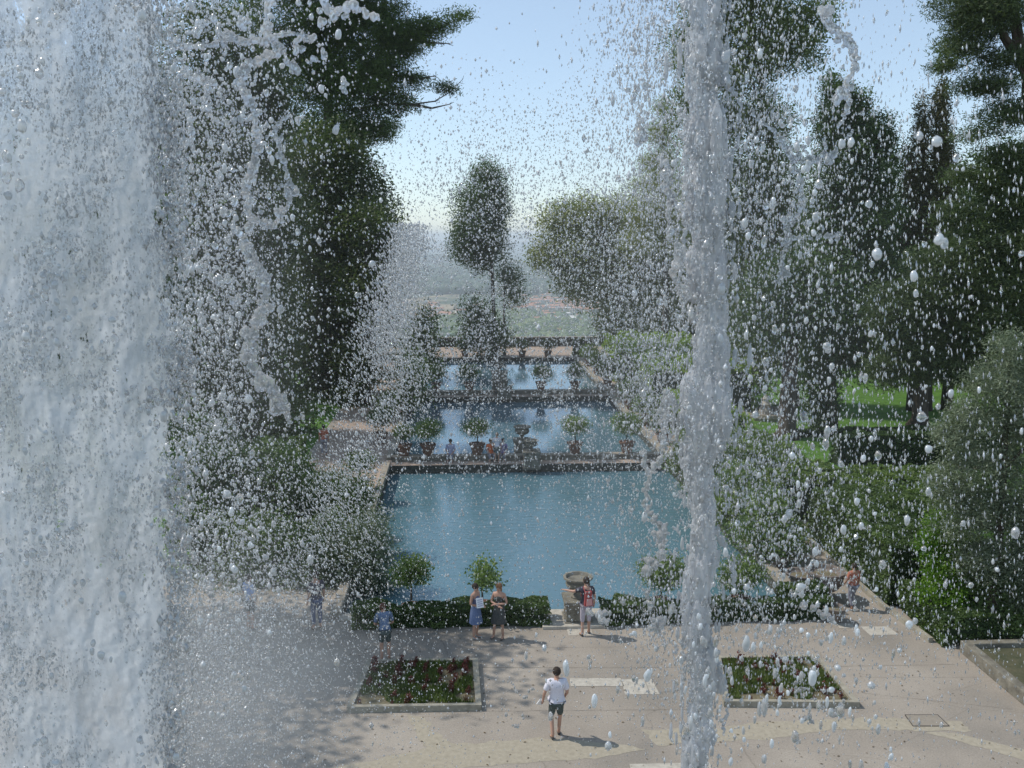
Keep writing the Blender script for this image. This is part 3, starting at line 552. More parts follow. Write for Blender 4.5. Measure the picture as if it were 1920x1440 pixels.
# stone bowls and urns
def bowl(name, label, x, y, s=1., z=0, taper=False, ped=True):
    t = empty(name, (x, y, z), 0, label, 'stone bowl')
    z0 = 0
    if ped:
        MB().box(-.22*s, .22*s, -.22*s, .22*s, 0, .1*s).build('plinth', M['greypot'], t, bevel=.01); z0 = .1*s
    if taper: pr = [(.22, 0), (.25, .06), (.24, .1), (.34, .45), (.42, .66), (.50, .70), (.53, .78), (.46, .78), (.42, .7), (.2, .55)]
    else: pr = [(.19, 0), (.15, .08), (.17, .12), (.36, .24), (.48, .42), (.52, .58), (.48, .66), (.50, .70), (.57, .74), (.57, .8), (.48, .8), (.44, .7), (.2, .55)]
    MB().lathe([(r*s, q*s) for r, q in pr], 26, (0, 0, z0), flute=.05).build('bowl', M['greypot'], t)
    MB().lathe([(.44*s, 0), (.40*s, .03), (.05, .05)], 14, (0, 0, z0+.62*s)).build('soil', M['soil'], t)
    return t
bowl('stone_bowl', 'dark flaring stone planter on the right walk, left of the wide round bowl', *G(1500, 1113), .92, taper=True, ped=False)
bowl('stone_bowl', 'wide round fluted stone bowl nearest the walking person in red', *G(1545, 1122), 1.05)
bowl('stone_bowl', 'small stone pot at the right end of the near hedge', *G(1563, 1166), .62, taper=True, ped=False)
bowl('stone_bowl', 'grey stone planter farther up beside the leafy path corner', *G(1462, 1068), .8, taper=True, ped=False)
hedge('box_hedge', 'thick clipped hedge block beside the wide round bowl', 9.6, 11.0, 25.9, 26.5, .8, ll=.08)
def urn(label, x, y, z=0, ph=1.0, pw=.46, s=1., second=False):
    t = empty('urn_on_pedestal', (x, y, z), 0, label, 'urn')
    p = MB(); p.box(-pw-.05, pw+.05, -pw-.05, pw+.05, 0, .12); p.box(-pw, pw, -pw, pw, .12, ph-.12); p.box(-pw-.06, pw+.06, -pw-.06, pw+.06, ph-.12, ph)
    p.build('pedestal', M['stone'], t, bevel=.02)
    pr = [(.24, 0), (.25, .05), (.12, .12), (.10, .2), (.15, .24), (.34, .34), (.42, .48), (.40, .56), (.36, .62), (.42, .66), (.50, .70), (.50, .76), (.42, .76), (.36, .66), (.1, .6)]
    MB().lathe([(r*s, q*s) for r, q in pr], 24, (0, 0, ph), flute=.045).build('bowl', M['stone'], t)
    return t
ux = W(1083, 1150, 25.7)[0]
urn('carved stone urn on a block pedestal under the visitor\'s outstretched arm', ux, 25.72, 0, .74, .38, .86)
MB().box(ux-1.1, ux+.75, 25.1, 26.0, 0, .09).build('stone_step', M['pale'], None, bevel=.01); tag(bpy.data.objects['stone_step'], 'pale stone step under the carved urn, breaking the hedge', 'step')
urn('tall square pedestal with round urn on the middle pond near rim', W(979, 850, 46.4)[0], 46.45, -.8, 1.75, .42, .9)
urn('lower stone pedestal and urn in front of the tall one on the walkway', W(997, 850, 44.6)[0], 44.9, -.2, .9, .40, .72)
urn('stone urn pedestal at the centre of the far pond\'s near rim', W(936, 740, 66.5)[0], 66.5, -.7, 2.3, .55, .9)
urn('stone pedestal in front of the far pond, below its taller twin', W(946, 740, 64.4)[0], 64.9, -.2, .9, .5, .7)
# lawn fountain with pale figure
fx, fy = G(1440, 782); t = empty('lawn_fountain', (fx, fy, 0), 0, 'round stone basin with a pale spout on the lawn', 'fountain')
MB().lathe([(1.7, 0), (1.75, .2), (1.7, .42), (1.5, .42), (1.45, .2), (.3, .15)], 24).build('basin', M['cap'], t)
b = MB(); b.lathe([(.5, 0), (.42, .3), (.3, .5), (.34, .7), (.2, .9), (.24, 1.05), (.12, 1.2), (.03, 1.35)], 10, (-.2, 0, .15)); b.build('rockwork', M['pale'], t)
# ------------------------------------------------------------------ flower beds
def bed(label, quad, lab2, side):
    P = [Vector((*G(*q), 0)) for q in quad]; c = sum(P, Vector())/4; t = empty('flower_bed', c, 0, label, 'flower bed')
    q = [p-c for p in P]; b = MB(); w = .13; h = .16
    inn = [p-(p.normalized()*w*1.45) for p in q]
    for i in range(4):
        j = (i+1) % 4; b.add([(*q[i][:2], 0), (*q[j][:2], 0), (*q[j][:2], h), (*q[i][:2], h), (*inn[i][:2], 0), (*inn[j][:2], 0), (*inn[j][:2], h), (*inn[i][:2], h)], [(0, 1, 2, 3), (3, 2, 6, 7), (5, 4, 7, 6)])
    b.build('kerb', M['kerb'], t)
    MB().add([(*p[:2], .10) for p in inn], [(0, 1, 2, 3)]).build('soil', M['soil'], t)
    def pin(u, v):
        a = inn[0].lerp(inn[1], u); d = inn[3].lerp(inn[2], u); return a.lerp(d, v)+c
    n = 9000; V = []; T = []
    for i in range(n):
        u, v = rnd.uniform(.02, .98), rnd.uniform(.02, .98); p = pin(u, v)
        if fbm([[p.x*1.7, p.y*1.7, 3.]], 2)[0] < (.5 if v < .25 else .36): continue
        h_ = rnd.uniform(.05, .17); a = rnd.random()*6.28; dx, dy = math.cos(a)*.022, math.sin(a)*.022; lx, ly = rnd.uniform(-.06, .06), rnd.uniform(-.06, .06)
        V += [(p.x-dx, p.y-dy, .1), (p.x+dx, p.y+dy, .1), (p.x+lx, p.y+ly, .1+h_)]; T += [rnd.random()]*3
    g = npmesh('bed_grass', V, np.arange(len(V)).reshape(-1, 3), M['grass_blade'], None, tint=T); tag(g, kind='stuff')
    # red-leaved bedding plants in rows
    protos = []
    for k in range(3):
        Vv, Fc, T = leaves([(0, 0, .16, .09, .09, .13)], 16, 9, .035, .07, .04)
        Vs, Fs, Ts = Vv, Fc, T
        o = npmesh('bedding_plant', Vs, Fs, M['redleaf'], None, tint=Ts); protos.append(o)
        tag(o, lab2, 'bedding plant', side)
    cnt = 0
    for r_ in range(8):
        for k in range(9):
            if rnd.random() < .42: continue
            u = .06+.125*r_+rnd.uniform(-.02, .02); v = .05+.11*k+rnd.uniform(-.03, .03); p = pin(min(u, .97), min(v, .97))
            o = protos[cnt] if cnt < 3 else protos[cnt % 3].copy()
            if cnt >= 3: C.objects.link(o)
            cnt += 1; s = rnd.uniform(.3, .85); o.location = (p.x, p.y, .09); o.scale = (s, s, s*1.1); o.rotation_euler = (0, 0, rnd.random()*6)
bed('stone edged flower bed with patchy grass left of the man in white', [(650, 1337), (903, 1333), (896, 1244), (688, 1246)], 'dark red bedding plant in the grassy left flower bed', 'red plants in the left flower bed')
bed('stone edged flower bed right of the water jet', [(1357, 1326), (1612, 1328), (1532, 1237), (1340, 1240)], 'dark red bedding plant in the flower bed right of the jet', 'red plants in the right flower bed')
# raised bed bottom right, kerb along the planted strip
t = empty('raised_bed', (17, 20, 0), 0, 'raised planting bed with a brown stone kerb in the lower right corner', 'raised bed')
b = MB(); b.box(-3.35, -3.1, -5, 3.1, 0, .34); b.box(-3.1, 6, 2.85, 3.1, 0, .34); b.build('kerb', M['stone'], t, bevel=.02)
MB().box(-3.1, 6, -5, 2.85, 0, .2).build('soil', solid('bed_earth', (.05, .06, .03), (.11, .10, .06), 3, 1, .04, 14), t)
t = empty('edging', (13, 28, 0), 0, 'narrow stone edging between the path and the green hedge', 'edging')
b = MB(); A = [Vector((13.15, 23.7, 0)), Vector((12.9, 26.2, 0)), Vector((12.95, 33, 0))]
for p, q in zip(A, A[1:]):
    n = Vector((-(q-p).y, (q-p).x, 0)).normalized()*.07
    o = Vector((13, 28, 0)); b.add([p-n-o, q-n-o, q+n-o, p+n-o, p-n-o+Vector((0, 0, .14)), q-n-o+Vector((0, 0, .14)), q+n-o+Vector((0, 0, .14)), p+n-o+Vector((0, 0, .14))], [(4, 5, 6, 7)[::-1], (0, 1, 5, 4), (1, 2, 6, 5), (2, 3, 7, 6), (3, 0, 4, 7)])
b.build('kerb', M['kerb'], t)
# grass on the lawn edge that reads as blades in the near right
# ------------------------------------------------------------------ people
def skin_obj(name, joints, edges, mat, parent, root='pelvis', sub=1):
    keys = [k for k in joints if any(k in e for e in edges)]; idx = {k: i for i, k in enumerate(keys)}
    me = bpy.data.meshes.new(name); me.from_pydata([joints[k][0] for k in keys], [(idx[a], idx[b]) for a, b in edges], [])
    o = link(bpy.data.objects.new(name, me), parent); m = o.modifiers.new('skin', 'SKIN'); m.use_smooth_shade = True
    sv = me.skin_vertices[0].data
    for k in keys:
        r = joints[k][1]; sv[idx[k]].radius = (r, r) if not isinstance(r, tuple) else r; sv[idx[k]].use_root = (k == root) or (root not in idx and idx[k] == 0)
    s = o.modifiers.new('sub', 'SUBSURF'); s.levels = sub; s.render_levels = sub
    me.materials.append(mat); return o
def cloth(name, c, c2=None, sc_=20): return solid(name, c, c2, sc_, .85, .004, 60)
SK = solid('skin', (.42, .24, .17), (.50, .30, .22), 5, .5, spec=.3); SK2 = solid('tanned_skin', (.33, .18, .12), (.40, .23, .16), 5, .5)
DARKHAIR = cloth('dark_hair', (.02, .015, .012), (.05, .035, .025)); FAIR = cloth('auburn_hair', (.16, .075, .035), (.28, .15, .08)); SHOE = cloth('shoe_leather', (.05, .045, .04), (.12, .11, .10)); PALESHOE = cloth('grey_shoe', (.35, .35, .34), (.5, .5, .5))
EYE = solid('eye', (.01, .008, .006), rough=.2); LIP = solid('lips', (.35, .12, .10), rough=.5)
def person(label, x, y, rz, h=1.75, pose={}, loose=0., skin=SK, hair=DARKHAIR, top=None, bottom=None, shoes=SHOE, longhair=False, z=0, fem=False, sit=False, seat=.45):
    t = empty('person', (x, y, z), rz, label, 'person', 'visitors in the garden'); s = h/1.75
    hw = .155 if fem else .178
    J = {'pelvis': ((0, 0, .97), (.135, .10)), 'waist': ((0, .0, 1.10), (.125 if not fem else .11, .09)), 'chest': ((0, -.01, 1.28), (.145, .105)), 'upper': ((0, -.015, 1.41), (.13, .09)),
         'neck': ((0, 0, 1.49), .05), 'chin': ((0, .02, 1.555), .062), 'head': ((0, .02, 1.63), (.078, .092)), 'crown': ((0, .01, 1.70), (.066, .075)), 'nose': ((0, .118, 1.615), .014)}
    for sd, q in (('L', -1), ('R', 1)):
        J.update({'sh'+sd: ((q*hw, -.01, 1.425), .058), 'el'+sd: ((q*(hw+.05), -.02, 1.14), .043), 'wr'+sd: ((q*(hw+.06), .05, .90), .028), 'hip'+sd: ((q*.09, 0, .90), .088), 'kn'+sd: ((q*.10, .02, .49), .056), 'an'+sd: ((q*.10, -.01, .08), .040), 'toe'+sd: ((q*.115, .15, .035), .034)})
    if sit:
        for sd, q in (('L', -1), ('R', 1)):
            J['kn'+sd] = ((q*.12, .42, .93), .056); J['an'+sd] = ((q*.12, .46, .97-.42), .040); J['toe'+sd] = ((q*.13, .60, .97-.46), .034)
            J['el'+sd] = ((q*(hw+.06), .06, 1.16), .043); J['wr'+sd] = ((q*.14, .28, 1.06), .028)
        for k in J: p, r = J[k]; J[k] = ((p[0], p[1], p[2]-.97+.06+seat/s+.04), r)
    for k, v in pose.items():
        if k in J: J[k] = (v, J[k][1])
    E = [('pelvis', 'waist'), ('waist', 'chest'), ('chest', 'upper'), ('upper', 'neck'), ('neck', 'chin'), ('chin', 'head'), ('head', 'crown'), ('head', 'nose')]
    for sd, q in (('L', -1), ('R', 1)):
        E += [('upper', 'sh'+sd), ('sh'+sd, 'el'+sd), ('el'+sd, 'wr'+sd), ('pelvis', 'hip'+sd), ('hip'+sd, 'kn'+sd), ('kn'+sd, 'an'+sd), ('an'+sd, 'toe'+sd)]
        wv = Vector(J['wr'+sd][0]); d = (wv-Vector(J['el'+sd][0])).normalized(); side = d.cross(Vector((0, 0, 1))) if abs(d.z) < .8 else d.cross(Vector((1, 0, 0))); side.normalize(); nrm = d.cross(side)
        pm = wv+d*.055; J['pm'+sd] = (tuple(pm), (.034, .018)); E.append(('wr'+sd, 'pm'+sd))
        for k in range(4):
            a = pm+d*.035+side*(k-1.5)*.02; b = a+d*(.032, .038, .035, .025)[k]+nrm*.008; c = b+d*(.022, .026, .024, .018)[k]+nrm*.02
            for nm, v, r in (('a', a, .0095), ('b', b, .0085), ('c', c, .007)): J[f'f{nm}{k}{sd}'] = (tuple(v), r)
            E += [('pm'+sd, f'fa{k}{sd}'), (f'fa{k}{sd}', f'fb{k}{sd}'), (f'fb{k}{sd}', f'fc{k}{sd}')]
        a = wv+d*.03+side*.036+nrm*.008; b = a+d*.03+side*.014+nrm*.01; J['ta'+sd] = (tuple(a), .011); J['tb'+sd] = (tuple(b), .009); E += [('wr'+sd, 'ta'+sd), ('ta'+sd, 'tb'+sd)]
    J = {k: (tuple(c*s for c in p), tuple(q*s for q in r) if isinstance(r, tuple) else r*s) for k, (p, r) in J.items()}
    skin_obj('body', J, E, skin, t)
    hc = Vector(J['head'][0]); hd = (Vector(J['crown'][0])-hc).normalized(); fwd = Vector((J['nose'][0][0]-hc.x, J['nose'][0][1]-hc.y, J['nose'][0][2]-hc.z)).normalized()
    hb = MB(); c = hc+hd*.035*s-fwd*.022*s; hb.ell(c, (.098*s, .112*s, .105*s), 14, 10)
    if longhair: hb.ell(hc-fwd*.055*s-hd*.06*s, (.09*s, .07*s, .14*s), 12, 8)
    o = hb.build('hair', hair, t, smooth=True)
    eb = hc+fwd*.083*s+hd*.012*s; sdv = fwd.cross(hd).normalized()
    for q in (-1, 1): MB().ell(eb+sdv*.032*s*q, (.013*s,)*3, 8, 6).build('eye', EYE, t, smooth=True)
    MB().ell(hc+fwd*.074*s-hd*.058*s, (.022*s, .010*s, .007*s), 8, 5).build('mouth', LIP, t, smooth=True)
    for q in (-1, 1): MB().ell(hc+sdv*.082*s*q-fwd*.005*s, (.014*s, .02*s, .032*s), 8, 6).build('ear', skin, t, smooth=True)
    def grow(ks, f):
        return {k: (J[k][0], tuple(q*f[1]+f[0]*s for q in J[k][1]) if isinstance(J[k][1], tuple) else J[k][1]*f[1]+f[0]*s) for k in ks}
    if top:
        mat, sleeve = top; ks = ['pelvis', 'waist', 'chest', 'upper']; e = [('pelvis', 'waist'), ('waist', 'chest'), ('chest', 'upper')]
        K = grow(ks, (.020, 1.06)); K['pelvis'] = (K['pelvis'][0], K['pelvis'][1])
        K = {k: (v[0], tuple(q+loose for q in v[1])) for k, v in K.items()}
        if sleeve > 0:
            nk = Vector(J['upper'][0]).lerp(Vector(J['neck'][0]), .62); K['nk'] = (tuple(nk), .072*s); e += [('upper', 'nk')]; pv = Vector(J['pelvis'][0]); K['hem'] = (tuple(pv-Vector((0, 0, .09*s)) if not sit else pv), (.155*s+loose, .125*s+loose)); e += [('pelvis', 'hem')] if not sit else []
            if sit: del K['hem']
            for sd in 'LR':
                a = Vector(J['sh'+sd][0]); b = Vector(J['el'+sd][0]); w_ = Vector(J['wr'+sd][0])
                K['s'+sd] = (tuple(a), .074*s+loose*.3); K['e'+sd] = (tuple(a.lerp(b, min(1, sleeve))), .066*s+loose*.6); e += [('upper', 's'+sd), ('s'+sd, 'e'+sd)]
                if sleeve > 1: K['w'+sd] = (tuple(b.lerp(w_, sleeve-1)), .046*s); e += [('e'+sd, 'w'+sd)]
        skin_obj('shirt', K, e, mat, t, 'waist')
    if bottom:
        kind, mat, ln = bottom
        if kind == 'skirt':
            p0 = Vector(J['waist'][0]); p1 = Vector(J['pelvis'][0]); kn = (Vector(J['knL'][0])+Vector(J['knR'][0]))/2; end = p1.lerp(kn, ln); m = MB(); n = 26; v = []; f = []
            rows = [(p0, .125, .10), (p1, .165, .14), (p1.lerp(end, .5), .20, .17), (end, .235, .20)]
            for i, (c, a, b_) in enumerate(rows):
                for k in range(n):
                    q = 2*math.pi*k/n; fl = 1+.05*i*math.cos(q*7)/3; v.append((c.x+a*s*fl*math.cos(q), c.y+b_*s*fl*math.sin(q), c.z))
            for i in range(3):
                for k in range(n): f.append((i*n+k, i*n+(k+1) % n, (i+1)*n+(k+1) % n, (i+1)*n+k))
            m.add(v, f); m.build('skirt', mat, t, smooth=True)
        else:
            K = grow(['pelvis'], (.018, 1.02)); e = []
            for sd in 'LR':
                a = Vector(J['hip'+sd][0]); b = Vector(J['kn'+sd][0]); c = Vector(J['an'+sd][0])
                K['h'+sd] = (tuple(a), .102*s); e.append(('pelvis', 'h'+sd))
                if ln <= 1: K['k'+sd] = (tuple(a.lerp(b, ln)), .088*s); e.append(('h'+sd, 'k'+sd))
                else: K['k'+sd] = (tuple(b), .075*s); K['c'+sd] = (tuple(b.lerp(c, ln-1)), .06*s); e += [('h'+sd, 'k'+sd), ('k'+sd, 'c'+sd)]
            skin_obj({'shorts': 'shorts', 'trousers': 'trousers'}[kind], K, e, mat, t)
    for sd in 'LR':
        a = Vector(J['an'+sd][0]); b = Vector(J['toe'+sd][0]); d = b-a
        K = {'a': ((a.x, a.y-.03*s, max(a.z-.045*s, .035)), (.042*s, .036*s)), 'b': (tuple(a.lerp(b, .55)), (.044*s, .03*s)), 'c': (tuple(b+d*.12), (.036*s, .024*s))}
        K['b'] = ((K['b'][0][0], K['b'][0][1], b.z+.008), K['b'][1]); skin_obj('shoe', K, [('a', 'b'), ('b', 'c')], shoes, t, 'a')
    return t
def on(px, py): return G(px, py)
WHITE = cloth('white_cotton', (.62, .60, .66), (.70, .68, .74)); DSH = cloth('dark_shorts', (.05, .065, .06), (.10, .12, .11), 30)
DENIM = cloth('denim_blue', (.09, .13, .24), (.15, .20, .34)); PRINT = cloth('printed_top', (.10, .11, .2), (.16, .18, .3), 60); DDRESS = cloth('charcoal_dress', (.03, .035, .035), (.09, .09, .085), 40)
DTEE = cloth('dark_tee', (.03, .03, .045), (.08, .07, .09)); LIL = cloth('pale_lilac_trousers', (.38, .34, .40), (.5, .45, .5)); CHECK = cloth('blue_check', (.05, .08, .16), (.20, .26, .36), 45)
REDP = cloth('red_bag_cloth', (.26, .04, .05), (.38, .09, .08)); RUST = cloth('rust_shirt', (.34, .11, .07), (.46, .18, .12)); GREYT = cloth('grey_trousers', (.18, .18, .21), (.30, .29, .33), 40); ORG = cloth('orange_top', (.75, .16, .05), (.85, .22, .08)); PURP = cloth('purple_top', (.20, .17, .32), (.28, .24, .40)); LBL = cloth('light_blue_top', (.28, .38, .62), (.36, .46, .7))
x, y = on(1043, 1383)
t = person('man in a loose white short sleeved shirt and dark shorts walking across the plaza', x, y, R(6), 1.72,
           {'elL': (-.29, -.02, 1.16), 'wrL': (-.30, .10, .93), 'elR': (.25, -.04, 1.15), 'wrR': (.22, .14, .95), 'knL': (-.11, .06, .49), 'anL': (-.10, -.10, .10), 'toeL': (-.12, .05, .035), 'knR': (.09, .05, .49), 'anR': (.08, .10, .08), 'toeR': (.10, .26, .035), 'head': ((.0, .03, 1.63))},
           loose=.035, hair=DARKHAIR, top=(WHITE, .85), bottom=('shorts', DSH, .88), shoes=SHOE)
o = MB().box(-.05, .08, -.02, .0, -.11, .06).build('folded_paper', solid('paper', (.75, .76, .78), rough=.7)); o.location = (x-.36, y+.14, .84); o.rotation_euler = (.5, .3, .3); tag(o, 'white folded map held by the man in white', 'map')
x, y = on(892, 1196)
person('woman with tied dark hair in a blue denim skirt talking by the hedge', x, y, R(-125), 1.64,
       {'elL': (-.24, -.04, 1.15), 'wrL': (-.08, .22, 1.10), 'elR': (.24, -.02, 1.15), 'wrR': (.06, .24, 1.10), 'anL': (-.07, -.02, .08)}, fem=True, top=(PRINT, 0), bottom=('skirt', DENIM, .95), shoes=PALESHOE, skin=SK)
o = MB().box(-.10, .10, -.01, .01, -.14, .14).build('leaflet', bpy.data.materials['paper']); tag(o, 'white printed leaflet held up by the woman in the denim skirt', 'leaflet'); o.location = (x+.12, y-.33, 1.20); o.rotation_euler = (-.35, 0, .25)
ob = MB()
for k in range(4): ob.box(-.07, .07, -.004, 0, .07-.055*k, .09-.055*k)
ob.build('print', solid('ink', (.25, .24, .38)), o).location = (0, -.0125, 0)
x, y = on(936, 1197)
person('woman with auburn hair in a charcoal dress standing with folded arms', x, y, R(160), 1.66,
       {'elL': (-.25, .0, 1.15), 'wrL': (.04, .20, 1.16), 'elR': (.25, .0, 1.15), 'wrR': (-.04, .17, 1.11), 'anR': (.17, .02, .08), 'toeR': (.20, .16, .035), 'knR': (.13, .04, .49), 'anL': (-.12, 0, .08)}, fem=True, top=(DDRESS, 0), bottom=('skirt', DDRESS, .92), hair=FAIR, longhair=True)
x, y = on(1098, 1191)
person('dark haired visitor with a red backpack leaning an arm on the carved urn', x, y, R(14), 1.76,
       {'elL': (-.34, .12, 1.32), 'wrL': (-.52, .30, 1.32), 'elR': (.26, -.02, 1.15), 'wrR': (.27, .05, .93), 'anL': (-.12, -.06, .08), 'toeL': (-.15, .08, .035), 'anR': (.12, .04, .08), 'toeR': (.15, .2, .035)}, top=(DTEE, .75), bottom=('trousers', LIL, 1.25), shoes=SHOE)
o = empty('backpack', (x+.03, y-.15, 1.22), R(14), 'small red and pink backpack worn by the visitor at the urn', 'backpack')
MB().box(-.13, .13, -.10, .02, -.24, .20, taper=.02).build('bag', REDP, o, bevel=.03)
for q in (-1, 1): MB().tube([(q*.09, .0, .18), (q*.10, .12, .27), (q*.12, .24, .15), (q*.11, .22, -.05)], .018, 6).build('strap', REDP, o)
MB().box(-.09, .09, -.135, -.10, -.20, .0, taper=.01).build('pocket', solid('pink_cloth', (.55, .28, .27)), o, bevel=.01)
x, y = on(723, 1240)
person('visitor in a blue checked shirt and dark shorts bending forward by the left flower bed', x, y, R(12), 1.68,
       {'waist': (0, .05, 1.08), 'chest': (0, .16, 1.22), 'upper': (0, .24, 1.31), 'neck': (0, .31, 1.36), 'chin': (0, .36, 1.39), 'head': (0, .41, 1.44), 'crown': (0, .44, 1.50), 'nose': (0, .50, 1.40), 'shL': (-.18, .23, 1.32), 'shR': (.18, .23, 1.32), 'elL': (-.26, .22, 1.05), 'wrL': (-.16, .40, .95), 'elR': (.26, .22, 1.05), 'wrR': (.16, .40, .95)},
       hair=cloth('brown_hair', (.07, .03, .02), (.13, .06, .04)), top=(CHECK, .9), bottom=('shorts', DSH, .85))
x, y = on(1597, 1143)
person('visitor in a rust red shirt and grey trousers walking on the right path', x, y, R(15), 1.50, {'anL': (-.09, -.14, .11), 'toeL': (-.10, .0, .04), 'knL': (-.09, .04, .49), 'anR': (.09, .12, .08), 'toeR': (.10, .27, .035), 'knR': (.09, .11, .49), 'elL': (-.25, .02, 1.15), 'wrL': (-.25, .16, .97)}, top=(RUST, 1.0), bottom=('trousers', GREYT, 1.85), shoes=PALESHOE, skin=SK2)
x, y = on(595, 1180)
person('visitor in dark clothes standing in the thick mist by the left trees', x, y, R(30), 1.78, {}, top=(DTEE, .9), bottom=('trousers', cloth('navy_trousers', (.05, .07, .14), (.10, .12, .2)), 1.8))
x, y = on(470, 1180)
person('visitor in a light blue top almost lost in the mist near the curtain', x, y, R(-40), 1.7, {}, top=(LBL, .9), bottom=('shorts', DSH, .9), fem=True)
for px, lab, tp_, hr, ang in ((845, 'visitor in a lilac top seated on the low wall, left of the others', cloth('lilac_top', (.38, .38, .52), (.46, .46, .6)), DARKHAIR, 175), (920, 'visitor in a bright orange top seated on the low wall', ORG, FAIR, 188), (943, 'visitor in a purple top seated on the low wall beside the orange one', PURP, DARKHAIR, 170)):
    person(lab, W(px, 860, 45.72)[0], 45.72, R(ang), 1.68, {}, top=(tp_, .9), bottom=('trousers', GREYT, 1.6), sit=True, seat=.30, hair=hr)
person('visitor in a white top standing behind the seated pair', W(932, 850, 45.2)[0], 45.25, R(170), 1.55, {}, top=(WHITE, .9), bottom=('shorts', DSH, .9), hair=FAIR)
x, y = W(608, 850, 47)[:2]
person('visitor with an orange shirt on the left path by the dark oaks', x, y, R(10), 1.7, {}, top=(RUST, .9), bottom=('trousers', GREYT, 1.8))
x, y = W(905, 660, 90)[:2]
person('distant visitor in a blue top on the terrace beyond the ponds', x, y, R(100), 1.7, {}, top=(LBL, .9), bottom=('trousers', GREYT, 1.8))
x, y = W(1440, 632, 78)[:2]
HAZE = 1.8e-4
# ------------------------------------------------------------------ valley, plain and town
def zval(Y): return -152*(1-math.exp(-(max(Y, 95.4)-95.4)/330.))
xs = np.concatenate([-np.geomspace(9000, 60, 60), np.linspace(-50, 60, 12), np.geomspace(70, 9000, 60)]); ys = np.concatenate([np.linspace(95.45, 800, 60), np.geomspace(820, 15500, 170)])
X, Yg = np.meshgrid(xs, ys); Z = np.vectorize(zval)(Yg)-1.2
n1 = fbm(np.stack([X.ravel()/900, Yg.ravel()/1100, 0*X.ravel()], 1), 4).reshape(X.shape)
Z = Z+np.clip((Yg-500)/1500, 0, 1)*(n1-.5)*26
rd = np.clip((Yg-11000)/3200, 0, 1); n2 = fbm(np.stack([X.ravel()/2600, Yg.ravel()/2600, 0*X.ravel()+5], 1), 4).reshape(X.shape)
Z = Z+rd*rd*(40+85*n2)
Wd = X.shape[1]; Hn = X.shape[0]; idx = np.arange(Wd*Hn).reshape(Hn, Wd)
Fq = np.stack([idx[:-1, :-1], idx[:-1, 1:], idx[1:, 1:], idx[1:, :-1]], -1).reshape(-1, 4)
m, nt, out = newmat('valley_fields'); L = nt.links.new
tc = N(nt, 'ShaderNodeTexCoord'); mp = N(nt, 'ShaderNodeMapping'); mp.inputs['Scale'].default_value = (1/420, 1/900, 0); L(tc.outputs['Object'], mp.inputs[0])
vo = N(nt, 'ShaderNodeTexVoronoi', Scale=1.); L(mp.outputs[0], vo.inputs['Vector']); sep = N(nt, 'ShaderNodeSeparateColor'); L(vo.outputs['Color'], sep.inputs[0])
r = ramp(nt, [(0., (.035, .06, .03)), (.45, (.05, .085, .035)), (.62, (.10, .12, .05)), (.75, (.26, .21, .12)), (1., (.34, .26, .17))], sep.outputs[0])
nz = N(nt, 'ShaderNodeTexNoise', Scale=1/260, Detail=8., Roughness=.7); L(tc.outputs['Object'], nz.inputs['Vector']); rn = ramp(nt, [(.46, (0, 0, 0)), (.56, (1, 1, 1))], nz.outputs['Fac'])
mx = N(nt, 'ShaderNodeMixRGB'); L(rn.outputs[0], mx.inputs[0]); mx.inputs[2].default_value = (.035, .065, .025, 1); L(r.outputs[0], mx.inputs[1])
p = N(nt, 'ShaderNodeBsdfPrincipled', Roughness=.95); L(mx.outputs[0], p.inputs['Base Color']); L(p.outputs[0], out.inputs[0])
o = npmesh('terrain', np.stack([X.ravel(), Yg.ravel(), Z.ravel()], 1), Fq, m, None, smooth=True); tag(o, kind='structure')
# ground beside and under the garden
o = MB().add([(-9000, -60, -1.9), (9000, -60, -1.9), (9000, 95.5, -1.9), (-9000, 95.5, -1.9)], [(0, 1, 2, 3)]).build('terrain', m); tag(o, kind='structure')
from mathutils.bvhtree import BVHTree
def ground_z(x, y):
    i = np.searchsorted(ys, y); j = np.searchsorted(xs, x); i = min(max(i, 1), Hn-1); j = min(max(j, 1), Wd-1)
    a = (y-ys[i-1])/(ys[i]-ys[i-1]); b = (x-xs[j-1])/(xs[j]-xs[j-1])
    return (Z[i-1, j-1]*(1-a)*(1-b)+Z[i-1, j]*(1-a)*b+Z[i, j-1]*a*(1-b)+Z[i, j]*a*b)
# woods over the valley floor: many low-detail crowns read as one mass
def wood(name, n, y0, y1, spread, rr, mat, px0=740, px1=1320, thr=.5, sc_=260., hz=1.):
    V = []; Fc = []; T = []; ico = bmesh.new(); bmesh.ops.create_icosphere(ico, subdivisions=2, radius=1); bv = np.array([v.co[:] for v in ico.verts]); bf = np.array([[v.index for v in f.verts] for f in ico.faces]); ico.free()
    k = 0; tries = 0
    while k < n and tries < n*20:
        tries += 1; Y = y0*(y1/y0)**rnd.random(); px = rnd.uniform(px0, px1); x = W(px, 600, Y)[0]
        if fbm([[x/sc_, Y/sc_/2.2, 9.]], 3)[0] < thr: continue
        r_ = rr*rnd.uniform(.6, 1.4)*(Y/1500)**.6; z = ground_z(x, Y); j = 1+(rng.random((len(bv), 1))-.5)*.55
        V.append(bv*j*np.array([r_, r_, r_*.85*hz])+np.array([x, Y, z+r_*.45*hz])); Fc.append(bf+k*len(bv)); T.append(np.full(len(bv), rnd.random())); k += 1
    o = npmesh(name, np.concatenate(V), np.concatenate(Fc), mat, None, tint=np.concatenate(T)); return tag(o, kind='stuff')
wood('far_woods', 2600, 1250, 1900, 1, 7.5, leafmat('valley_tree_leaves', (.035, .075, .02), (.13, .17, .05), 0), thr=.44)
wood('far_woods', 1700, 1900, 2700, 1, 7, bpy.data.materials['valley_tree_leaves'], thr=.53)
